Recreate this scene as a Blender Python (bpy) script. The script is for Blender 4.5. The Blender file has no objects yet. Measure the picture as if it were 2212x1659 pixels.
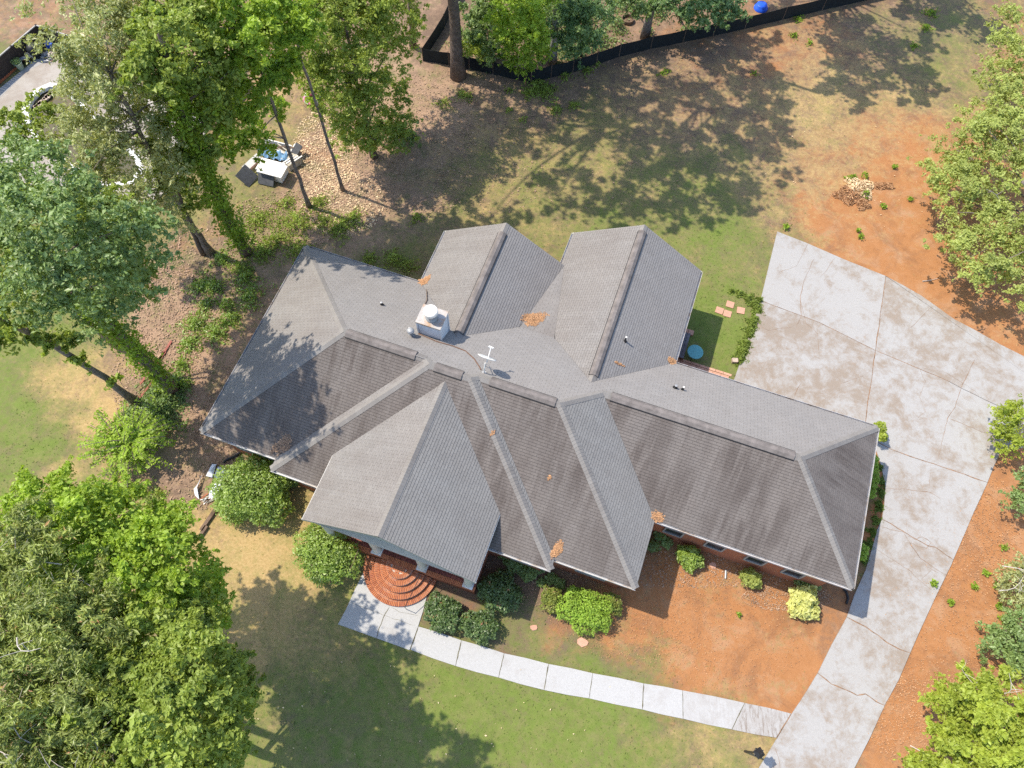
import bpy, math, random
import numpy as np
from mathutils import Matrix, Vector
random.seed(7); rng = np.random.default_rng(7)
sc = bpy.context.scene
col = sc.collection

# ------------------------------------------------------------------ camera
CAM_H = 33.5; TILT = 0.428; ROLL = 0.0439; FPX = 1597.5          # focal length for a 2212 px wide frame
def cam_axes():
    L = np.array([0, math.sin(TILT), -math.cos(TILT)]); U = np.array([0, math.cos(TILT), math.sin(TILT)]); R = np.array([1., 0, 0])
    c, s = math.cos(ROLL), math.sin(ROLL)
    return c*R+s*U, -s*R+c*U, L
CR, CU, CL = cam_axes()
cd = bpy.data.cameras.new('camera'); cam = bpy.data.objects.new('camera', cd); col.objects.link(cam)
cd.sensor_width = 36; cd.lens = FPX/2212*36; cd.clip_end = 2000; cd.clip_start = 0.5
m = Matrix.Identity(4)
for i in range(3):
    m[i][0] = CR[i]; m[i][1] = CU[i]; m[i][2] = -CL[i]
m[0][3], m[1][3], m[2][3] = 0, 0, CAM_H
cam.matrix_world = m
sc.camera = cam

# ------------------------------------------------------------------ sky and sun
SUN_AZ = math.radians(-20); SUN_EL = math.radians(58.5)            # light travels towards azimuth SUN_AZ
w = bpy.data.worlds.new('World'); sc.world = w; w.use_nodes = True
nt = w.node_tree; bg = nt.nodes['Background']
sky = nt.nodes.new('ShaderNodeTexSky'); sky.sky_type = 'NISHITA'; sky.sun_disc = False
sun_dir = Vector((-math.cos(SUN_AZ)*math.cos(SUN_EL), -math.sin(SUN_AZ)*math.cos(SUN_EL), math.sin(SUN_EL)))
sky.sun_elevation = SUN_EL; sky.sun_rotation = math.atan2(sun_dir.x, sun_dir.y)
nt.links.new(sky.outputs[0], bg.inputs[0]); bg.inputs[1].default_value = 0.15
sd = bpy.data.lights.new('sun', 'SUN'); sd.energy = 3.0; sd.angle = math.radians(0.53); sd.color = (1.0, 0.905, 0.76)
so = bpy.data.objects.new('sun', sd); col.objects.link(so)
so.rotation_euler = sun_dir.to_track_quat('Z', 'Y').to_euler(); so.location = (0, 0, 60)
sc.view_settings.view_transform = 'Standard'; sc.view_settings.look = 'None'
sc.view_settings.exposure = 1.0; sc.view_settings.gamma = 1; sc.view_settings.use_curve_mapping = False
sc.cycles.use_denoising = False
sc.cycles.max_bounces = 6; sc.cycles.transparent_max_bounces = 8

# ------------------------------------------------------------------ survey helper: photo point (2212 x 1659) at height z -> world metres
def at(px, py, z=0.0):
    d = CL + CR*(px-1106)/FPX - CU*(py-829.5)/FPX
    k = (z-CAM_H)/d[2]
    return Vector((float(k*d[0]), float(k*d[1]), z))

# ------------------------------------------------------------------ mesh helpers
def link(o, parent=None):
    col.objects.link(o)
    if parent is not None: o.parent = parent
    return o
def mesh(name, v, f, mat=None, parent=None, smooth=False, loc=None):
    me = bpy.data.meshes.new(name); me.from_pydata([tuple(map(float, p)) for p in v], [], f); me.update()
    if mat: me.materials.append(mat)
    if smooth: me.polygons.foreach_set('use_smooth', [True]*len(me.polygons))
    o = bpy.data.objects.new(name, me)
    if loc is not None: o.location = loc
    return link(o, parent)
def tag(o, label=None, cat=None, group=None, kind=None):
    if label: o['label'] = label
    if cat: o['category'] = cat
    if group: o['group'] = group
    if kind: o['kind'] = kind
    return o
def empty(name, loc=(0, 0, 0), rz=0):
    o = bpy.data.objects.new(name, None); o.location = loc; o.rotation_euler = (0, 0, rz); o.empty_display_size = .3
    col.objects.link(o); return o
class MB:
    def __init__(s): s.v = []; s.f = []
    def add(s, v, f):
        n = len(s.v); s.v += [tuple(p) for p in v]; s.f += [tuple(i+n for i in q) for q in f]; return s
    def box(s, x0, x1, y0, y1, z0, z1, M=None):
        v = [Vector((x, y, z)) for z in (z0, z1) for y in (y0, y1) for x in (x0, x1)]
        if M: v = [M @ p for p in v]
        return s.add(v, [(0, 2, 3, 1), (4, 5, 7, 6), (0, 1, 5, 4), (2, 6, 7, 3), (0, 4, 6, 2), (1, 3, 7, 5)])
    def beam(s, a, b, w, h, up=(0, 0, 1)):
        a = Vector(a); b = Vector(b); d = (b-a).normalized(); x = d.cross(Vector(up))
        if x.length < 1e-4: x = Vector((1, 0, 0))
        x.normalize(); y = x.cross(d).normalized(); v = []
        for p in (a, b):
            for sx, sy in ((-1, -1), (1, -1), (1, 1), (-1, 1)): v.append(p+x*sx*w/2+y*sy*h/2)
        return s.add(v, [(0, 1, 2, 3), (7, 6, 5, 4), (0, 4, 5, 1), (1, 5, 6, 2), (2, 6, 7, 3), (3, 7, 4, 0)])
    def tube(s, pts, rad, n=8, cap=True):
        pts = [Vector(p) for p in pts]
        if not hasattr(rad, '__len__'): rad = [rad]*len(pts)
        rings = []; ref = None
        for i, p in enumerate(pts):
            d = (pts[min(i+1, len(pts)-1)]-pts[max(i-1, 0)]).normalized()
            if ref is None: ref = Vector((1, 0, 0)) if abs(d.x) < .8 else Vector((0, 1, 0))
            x = d.cross(ref).normalized(); y = d.cross(x).normalized(); ref = -x.cross(d).cross(x).cross(d) if False else ref
            rings.append([p+(x*math.cos(t)+y*math.sin(t))*rad[i] for t in [2*math.pi*k/n for k in range(n)]])
        base = len(s.v); s.v += [tuple(q) for r in rings for q in r]
        for i in range(len(pts)-1):
            for k in range(n):
                a = base+i*n+k; b = base+i*n+(k+1) % n
                s.f.append((a, b, b+n, a+n))
        if cap:
            s.f.append(tuple(base+k for k in range(n))[::-1]); s.f.append(tuple(base+(len(pts)-1)*n+k for k in range(n)))
        return s
    def lathe(s, prof, n=20, c=(0, 0, 0)):
        base = len(s.v)
        for r, z in prof:
            for k in range(n):
                t = 2*math.pi*k/n; s.v.append((c[0]+r*math.cos(t), c[1]+r*math.sin(t), c[2]+z))
        for i in range(len(prof)-1):
            for k in range(n):
                a = base+i*n+k; b = base+i*n+(k+1) % n; s.f.append((a, b, b+n, a+n))
        s.f.append(tuple(base+(len(prof)-1)*n+k for k in range(n)))
        return s
    def prism(s, poly, z0, z1):
        n = len(poly); v = [(p[0], p[1], z0) for p in poly]+[(p[0], p[1], z1) for p in poly]
        f = [tuple(range(n))[::-1], tuple(range(n, 2*n))]+[(i, (i+1) % n, (i+1) % n+n, i+n) for i in range(n)]
        return s.add(v, f)
    def build(s, name, mat, parent=None, smooth=False, loc=None):
        return mesh(name, s.v, s.f, mat, parent, smooth, loc)
def ccw(poly):
    a = sum(poly[i][0]*poly[(i+1) % len(poly)][1]-poly[(i+1) % len(poly)][0]*poly[i][1] for i in range(len(poly)))
    return poly if a > 0 else poly[::-1]

# ------------------------------------------------------------------ materials
class NT:
    def __init__(s, name):
        s.m = bpy.data.materials.new(name); s.m.use_nodes = True; s.t = s.m.node_tree
        s.b = s.t.nodes['Principled BSDF']; s.out = s.t.nodes['Material Output']
        s.b.inputs['Specular IOR Level'].default_value = .3
    def n(s, typ, **kw):
        nd = s.t.nodes.new(typ)
        for k, v in kw.items(): setattr(nd, k, v)
        return nd
    def l(s, a, b): s.t.links.new(a, b)
    def pos(s):
        return s.n('ShaderNodeNewGeometry').outputs['Position']
    def noise(s, scale, detail=4, rough=.6, vec=None, dist=0, stretch=None):
        nd = s.n('ShaderNodeTexNoise'); nd.inputs['Scale'].default_value = scale; nd.inputs['Detail'].default_value = detail
        nd.inputs['Roughness'].default_value = rough; nd.inputs['Distortion'].default_value = dist
        v = vec if vec is not None else s.pos()
        if stretch:
            mp = s.n('ShaderNodeMapping'); mp.inputs['Scale'].default_value = stretch; s.l(v, mp.inputs['Vector']); v = mp.outputs[0]
        s.l(v, nd.inputs['Vector']); return nd.outputs['Fac']
    def ramp(s, fac, stops):
        r = s.n('ShaderNodeValToRGB'); e = r.color_ramp.elements
        while len(e) < len(stops): e.new(.5)
        for i, (p, c) in enumerate(stops):
            e[i].position = p; e[i].color = (*c, 1) if hasattr(c, '__len__') else (c, c, c, 1)
        s.l(fac, r.inputs[0]); return r.outputs[0]
    def mix(s, fac, a, b, mode='MIX'):
        nd = s.n('ShaderNodeMix', data_type='RGBA', blend_type=mode)
        for sock, v in ((nd.inputs['Factor'], fac), (nd.inputs['A'], a), (nd.inputs['B'], b)):
            if isinstance(v, (int, float)): sock.default_value = v
            elif isinstance(v, tuple): sock.default_value = (*v, 1)
            else: s.l(v, sock)
        return nd.outputs['Result']
    def math(s, op, a, b=0.0, clamp=False):
        nd = s.n('ShaderNodeMath', operation=op); nd.use_clamp = clamp
        for i, v in ((0, a), (1, b)):
            if isinstance(v, (int, float)): nd.inputs[i].default_value = v
            else: s.l(v, nd.inputs[i])
        return nd.outputs[0]
    def attr(s, name, typ='GEOMETRY'):
        return s.n('ShaderNodeAttribute', attribute_name=name, attribute_type=typ)
    def bump(s, h, dist=.01, strength=1):
        b = s.n('ShaderNodeBump'); b.inputs['Distance'].default_value = dist; b.inputs['Strength'].default_value = strength
        s.l(h, b.inputs['Height']); s.l(b.outputs[0], s.b.inputs['Normal'])
    def done(s, colr=None, rough=.8):
        if colr is not None:
            if isinstance(colr, tuple): s.b.inputs['Base Color'].default_value = (*colr, 1)
            else: s.l(colr, s.b.inputs['Base Color'])
        s.b.inputs['Roughness'].default_value = rough
        return s.m
def mat_plain(name, c, rough=.7, var=.25, scale=6, metal=0, bump=0, dirt=None):
    k = NT(name); f = k.noise(scale, 5)
    a = tuple(x*(1-var) for x in c); b = tuple(min(1, x*(1+var)) for x in c)
    cc = k.ramp(f, [(.3, a), (.7, b)])
    if dirt:
        cc = k.mix(k.ramp(k.noise(scale*.5, 6, .7), [(.48, 0.0), (.68, 1.0)]), cc, dirt)
    if bump: k.bump(k.noise(scale*6, 4), bump)
    k.b.inputs['Metallic'].default_value = metal
    return k.done(cc, rough)
def mat_leaf(name, dark, light, trans=.35, gloss=.35, alt=None, rough=.45):
    k = NT(name); t = k.attr('tint').outputs['Fac']
    stops = [(0.0, dark), (.55, light), (1.0, tuple(min(1, x*1.35) for x in light))]
    if alt: stops = [(0.0, dark), (.7, light), (.88, light), (.95, alt)]
    c = k.ramp(t, stops)
    c = k.mix(.5, c, k.ramp(k.noise(.7, 3), [(.3, tuple(x*.65 for x in light)), (.7, tuple(min(1, x*1.25) for x in light))]), 'MIX') if not alt else c
    k.l(c, k.b.inputs['Base Color']); k.b.inputs['Roughness'].default_value = rough; k.b.inputs['Specular IOR Level'].default_value = gloss
    tr = k.n('ShaderNodeBsdfTranslucent')
    k.l(k.mix(1.0, c, (1.3, 1.25, .5), 'MULTIPLY'), tr.inputs[0])
    ms = k.n('ShaderNodeMixShader'); ms.inputs[0].default_value = trans
    k.l(k.b.outputs[0], ms.inputs[1]); k.l(tr.outputs[0], ms.inputs[2]); k.l(ms.outputs[0], k.out.inputs[0])
    return k.m

# shingles: per tab value, grey / brown weathering, algae streaks running down the slope
def mat_shingle(name, base, stain, stain_col=(.09, .072, .064), moss=0.0):
    k = NT(name); uv = k.n('ShaderNodeUVMap', uv_map='UVMap').outputs[0]
    tab = k.attr('tab').outputs['Fac']
    c = k.ramp(tab, [(0.0, (.035, .032, .03)), (.03, (.035, .032, .03)), (.06, tuple(x*.88 for x in base)), (.5, base), (1.0, tuple(x*1.12 for x in base))])
    big = k.noise(.35, 4, .6)
    c = k.mix(k.math('MULTIPLY', k.ramp(big, [(.35, 0.0), (.7, 1.0)]), .35), c, (base[0]*1.12, base[1]*1.02, base[2]*.93))
    if stain > 0:
        st = k.noise(1.0, 5, .62, uv, .3, (1.1, .22, 1))
        st2 = k.noise(1.0, 5, .65, uv, .6, (5.0, .55, 1))
        s_ = k.math('ADD', k.math('MULTIPLY', st, .62), k.math('MULTIPLY', st2, .38))
        # streaks start some way below the ridge and fade at the eave
        sep = k.n('ShaderNodeSeparateXYZ'); k.l(uv, sep.inputs[0])
        lowf = k.ramp(k.noise(.45, 3, .5, uv), [(.35, .35), (.62, 1.0)])
        fac = k.math('MULTIPLY', k.math('MULTIPLY', k.ramp(s_, [(.42, 0.0), (.56, 1.0)]), stain), lowf)
        c = k.mix(fac, c, stain_col)
    g = k.noise(60, 3, .8)
    c = k.mix(.35, c, k.ramp(g, [(.3, tuple(x*.55 for x in base)), (.7, tuple(x*1.5 for x in base))]))
    k.bump(k.noise(90, 2), .004)
    return k.done(c, .93)

M = {}
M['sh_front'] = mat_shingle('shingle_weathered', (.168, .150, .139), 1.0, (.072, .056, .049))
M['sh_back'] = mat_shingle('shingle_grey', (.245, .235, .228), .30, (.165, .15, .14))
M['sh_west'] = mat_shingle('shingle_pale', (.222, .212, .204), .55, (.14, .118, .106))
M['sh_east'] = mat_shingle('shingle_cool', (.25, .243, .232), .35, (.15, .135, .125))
M['deck'] = mat_plain('roof_felt', (.05, .047, .045), .95)
M['cap'] = mat_shingle('shingle_cap', (.228, .218, .207), .35)
M['vent'] = mat_plain('ridge_vent_brown', (.175, .155, .145), .8, .3, 3)
M['black'] = mat_plain('black_plastic', (.02, .021, .024), .5)
M['white'] = mat_plain('white_paint', (.72, .72, .70), .5, .08, 4, dirt=(.45, .40, .33))
M['gutter'] = mat_plain('gutter_metal', (.52, .52, .53), .35, .12, 5, dirt=(.30, .22, .15))
M['trim'] = mat_plain('trim_paint', (.50, .49, .47), .6, .12, 4, dirt=(.30, .26, .2))
M['fascia'] = mat_plain('fascia_grey', (.30, .29, .27), .6, .1)
M['cream'] = mat_plain('cream_column', (.55, .53, .46), .55, .08, 3)
M['sage'] = mat_plain('pale_siding', (.42, .44, .40), .6, .08, 3)
M['siding'] = mat_plain('chimney_siding', (.60, .63, .66), .6, .1, 5)
M['capm'] = mat_plain('chimney_cap_metal', (.42, .40, .38), .45, .15, 4, .3, dirt=(.35, .20, .10))
M['galv'] = mat_plain('galvanised_metal', (.33, .34, .35), .5, .15, 5, .3)
M['flue'] = mat_plain('flue_cap', (.78, .74, .68), .5, .06, 5)
M['glass'] = NT('window_glass').done((.03, .035, .04), .08)
M['mortar'] = mat_plain('mortar', (.52, .44, .37), .95, .2, 12)
def mat_brickpiece():
    k = NT('brick_orange'); r = k.n('ShaderNodeObjectInfo').outputs['Random']
    c = k.ramp(r, [(0.0, (.30, .085, .04)), (.4, (.44, .145, .06)), (.75, (.50, .18, .075)), (1.0, (.36, .11, .06))])
    c = k.mix(.35, c, k.ramp(k.noise(30, 4), [(.3, (.28, .09, .045)), (.7, (.58, .26, .13))]))
    k.bump(k.noise(60, 3), .004); return k.done(c, .85)
M['brick'] = mat_brickpiece()
def mat_pavered():
    k = NT('paver_dark_red'); r = k.n('ShaderNodeObjectInfo').outputs['Random']
    c = k.ramp(r, [(0.0, (.13, .035, .028)), (.5, (.20, .05, .038)), (1.0, (.25, .07, .045))])
    c = k.mix(.3, c, k.ramp(k.noise(25, 4), [(.3, (.10, .03, .025)), (.7, (.30, .11, .08))]))
    return k.done(c, .6)
M['paver_red'] = mat_pavered()
def mat_pink():
    k = NT('paver_pink'); r = k.n('ShaderNodeObjectInfo').outputs['Random']
    c = k.ramp(r, [(0.0, (.48, .25, .17)), (1.0, (.58, .33, .23))])
    c = k.mix(.4, c, k.ramp(k.noise(14, 5), [(.3, (.40, .22, .16)), (.7, (.62, .40, .29))]))
    return k.done(c, .9)
M['paver_pink'] = mat_pink()
def mat_brickwall():
    k = NT('brick_wall')
    tc = k.n('ShaderNodeTexCoord').outputs['Object']
    sx = k.n('ShaderNodeSeparateXYZ'); k.l(tc, sx.inputs[0])
    cx = k.n('ShaderNodeCombineXYZ'); k.l(k.math('ADD', sx.outputs[0], sx.outputs[1]), cx.inputs[0]); k.l(sx.outputs[2], cx.inputs[1])
    b = k.n('ShaderNodeTexBrick'); k.l(cx.outputs[0], b.inputs['Vector'])
    b.inputs['Scale'].default_value = 1; b.inputs['Brick Width'].default_value = .21; b.inputs['Row Height'].default_value = .075
    b.inputs['Mortar Size'].default_value = .006; b.inputs['Color1'].default_value = (.40, .13, .055, 1)
    b.inputs['Color2'].default_value = (.30, .085, .04, 1); b.inputs['Mortar'].default_value = (.38, .27, .2, 1)
    c = k.mix(.3, b.outputs['Color'], k.ramp(k.noise(8, 5), [(.3, (.24, .08, .04)), (.7, (.48, .2, .1))]))
    k.bump(k.math('SUBTRACT', 1.0, b.outputs['Fac']), .006); return k.done(c, .85)
M['brickwall'] = mat_brickwall()
def mat_concrete(name, base, dirt, lo, hi, dirt2=(.33, .235, .17), streak=None):
    k = NT(name)
    n1 = k.noise(.5, 7, .72, dist=.4); n2 = k.noise(2.6, 7, .75, dist=.3); n3 = k.noise(14, 5, .7)
    c = k.ramp(n3, [(.25, tuple(x*.86 for x in base)), (.75, tuple(x*1.08 for x in base))])
    o = k.n('ShaderNodeObjectInfo').outputs['Random']
    f = k.math('ADD', k.math('MULTIPLY', n1, .55), k.math('ADD', k.math('MULTIPLY', n2, .33), k.math('MULTIPLY', n3, .12)))
    f = k.math('ADD', k.math('MULTIPLY', k.math('SUBTRACT', f, .5), 1.7), .5)
    d = k.attr('dirt', 'OBJECT').outputs['Fac']
    f = k.math('ADD', f, d)
    c = k.mix(k.math('MULTIPLY', k.ramp(f, [(lo, 0.0), (hi, 1.0)]), .85), c, dirt)
    sp = k.ramp(k.noise(5.5, 8, .8, dist=.6), [(.56, 0.0), (.66, 1.0)])
    c = k.mix(k.math('MULTIPLY', sp, k.math('MULTIPLY', k.ramp(f, [(lo-.06, 0.0), (hi, 1.0)]), .6)), c, dirt2)
    sp2 = k.ramp(k.noise(9, 6, .7), [(.62, 0.0), (.72, 1.0)])
    c = k.mix(k.math('MULTIPLY', sp2, .25), c, (base[0]*1.1, base[1]*1.1, base[2]*1.1))
    if streak:
        s1 = k.ramp(k.noise(1.0, 7, .85, k.n('ShaderNodeTexCoord').outputs['Object'], .2, streak), [(.50, 0.0), (.60, 1.0)])
        c = k.mix(k.math('MULTIPLY', s1, k.math('MULTIPLY', k.math('SUBTRACT', d, .06, True), 9.0, True)), c, (.20, .16, .13))
    k.bump(k.noise(45, 3), .004); return k.done(c, .88)
M['drive'] = mat_concrete('driveway_concrete', (.36, .352, .34), (.25, .20, .155), .50, .68)
M['walk'] = mat_concrete('walk_concrete', (.42, .42, .415), (.32, .30, .28), .50, .75, (.3, .26, .22), (9, 1.3, 1))
M['patio'] = mat_concrete('patio_concrete', (.38, .35, .31), (.29, .25, .21), .45, .65)
M['crack'] = mat_plain('crack_dirt', (.23, .14, .085), .95, .5, 9)
M['crack_dark'] = mat_plain('crack_moss', (.13, .12, .075), .95, .5, 9)
M['bark'] = mat_plain('bark_grey', (.20, .165, .14), .95, .45, 5, bump=.02)
M['bark2'] = mat_plain('bark_brown', (.15, .115, .095), .95, .45, 5, bump=.03)
M['barkp'] = mat_plain('bark_pale', (.34, .33, .31), .9, .35, 4, bump=.01)
M['dead'] = mat_plain('dead_wood', (.50, .45, .40), .9, .2, 4)
M['timber'] = mat_plain('timber_weathered', (.17, .115, .08), .95, .45, 4, bump=.01)
M['timber_red'] = mat_plain('timber_red', (.30, .11, .085), .95, .3, 4)
M['grey_board'] = mat_plain('deck_board', (.16, .155, .17), .8, .3, 5)
M['net'] = mat_plain('black_mesh_cloth', (.012, .017, .020), .8, .4, 8)
M['fence_dark'] = mat_plain('dark_fence_board', (.045, .034, .03), .85, .3, 6)
M['fence_cap'] = mat_plain('fence_rail', (.38, .36, .33), .7)
M['blue'] = mat_plain('blue_plastic', (.02, .10, .62), .4, .15)
M['tarp'] = mat_plain('blue_cloth', (.14, .27, .42), .8, .35, 7)
M['teal'] = mat_plain('teal_table', (.13, .40, .42), .5, .1)
M['pink'] = mat_plain('pink_vinyl', (.75, .20, .33), .35, .3, 9)
M['panel_dark'] = mat_plain('charcoal_fabric', (.085, .088, .095), .9, .25, 5)
M['junk_white'] = mat_plain('junk_white', (.74, .71, .66), .6, .06, 3)
M['junk_beige'] = mat_plain('junk_beige', (.42, .38, .30), .7, .15)
M['brown'] = mat_plain('brown_wood', (.16, .09, .06), .8, .3)
M['sheet'] = mat_plain('pale_sheet', (.60, .64, .70), .4, .2, 7)
M['bag'] = mat_plain('turquoise_plastic', (.10, .50, .55), .4, .1)
M['terracotta'] = mat_plain('orange_edging', (.42, .13, .06), .8, .3)
M['stone'] = mat_plain('field_stone', (.42, .33, .26), .9, .3, 6)
M['ivory'] = mat_plain('sage_pot', (.30, .36, .28), .6, .1)
M['steel_black'] = mat_plain('lamp_black', (.02, .02, .022), .4, .1)
k = NT('lamp_glass'); k.b.inputs['Transmission Weight'].default_value = .2; M['lampglass'] = k.done((.45, .48, .55), .15)
k = NT('pool_water'); c = k.ramp(k.noise(.6, 5), [(.3, (.075, .075, .035)), (.7, (.14, .105, .045))]); k.b.inputs['Specular IOR Level'].default_value = .5
k.bump(k.noise(6, 3), .01); M['pool'] = k.done(c, .08)

# leaves
M['l_oak'] = mat_leaf('leaf_oak', (0.110, 0.159, 0.025), (0.307, 0.389, 0.073))
M['l_bright'] = mat_leaf('leaf_bright', (0.120, 0.218, 0.022), (0.359, 0.494, 0.066), .42)
M['l_grey'] = mat_leaf('leaf_greygreen', (0.151, 0.185, 0.064), (0.396, 0.426, 0.170), .32, .7)
M['l_dark'] = mat_leaf('leaf_dark', (0.084, 0.149, 0.045), (0.239, 0.338, 0.109), .32, .6)
M['l_blue'] = mat_leaf('leaf_bluegreen', (0.069, 0.132, 0.051), (0.200, 0.312, 0.114), .32, .5)
M['l_elm'] = mat_leaf('leaf_elm', (0.149, 0.198, 0.037), (0.389, 0.451, 0.125), .38)
M['l_pine'] = mat_leaf('leaf_pine', (0.131, 0.158, 0.045), (0.360, 0.430, 0.100), .28, .6, alt=(.46, .24, .11))
M['l_yellow'] = mat_leaf('leaf_yellowgreen', (0.17, 0.24, 0.03), (0.38, 0.46, 0.07), .4)
M['l_gold'] = mat_leaf('leaf_variegated', (.28, .32, .07), (.62, .64, .24), .3)
M['l_shrub'] = mat_leaf('leaf_shrub', (0.090, 0.151, 0.023), (0.281, 0.400, 0.067), .35, .9)
M['l_hedge'] = mat_leaf('leaf_hedge', (0.04, 0.08, 0.02), (0.13, 0.21, 0.055), .25, .8, alt=(.40, .19, .09))
M['l_box'] = mat_leaf('leaf_box', (.15, .26, .03), (.31, .46, .06), .3, .4)
M['l_boxtan'] = mat_leaf('leaf_box_tan', (.10, .16, .02), (.28, .32, .07), .3, .4, alt=(.52, .30, .17))
M['l_ivy'] = mat_leaf('leaf_ivy', (0.09, 0.16, 0.015), (0.26, 0.38, 0.04), .35)
M['l_litter'] = mat_leaf('leaf_litter', (.11, .07, .045), (.41, .28, .19), .1, .3, rough=.8)
M['l_litterr'] = mat_leaf('leaf_litter_orange', (.19, .095, .05), (.47, .27, .14), .1, .3, rough=.8)
M['l_strawp'] = mat_leaf('pale_dry_leaf', (.40, .27, .14), (.80, .62, .40), .1, .3, rough=.8)
M['l_ivygrass'] = mat_leaf('tall_grass_blade', (.07, .11, .02), (.22, .29, .06), .3, .2)
M['l_grass'] = mat_leaf('grass_blade', (.06, .10, .02), (.17, .24, .05), .3, .2)

# ------------------------------------------------------------------ ground: one sheet with cover weights
def lines(a, b, step): return list(np.arange(a, b+1e-6, step))
gx = np.array([-400, -250, -150, -100, -75, -60, -50]+lines(-42, 40, .28)+[48, 60, 75, 100, 150, 250, 400.])
gy = np.array([-400, -250, -150, -80, -50, -30, -18]+lines(-9, 56, .28)+[64, 75, 95, 130, 200, 400.])
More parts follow.
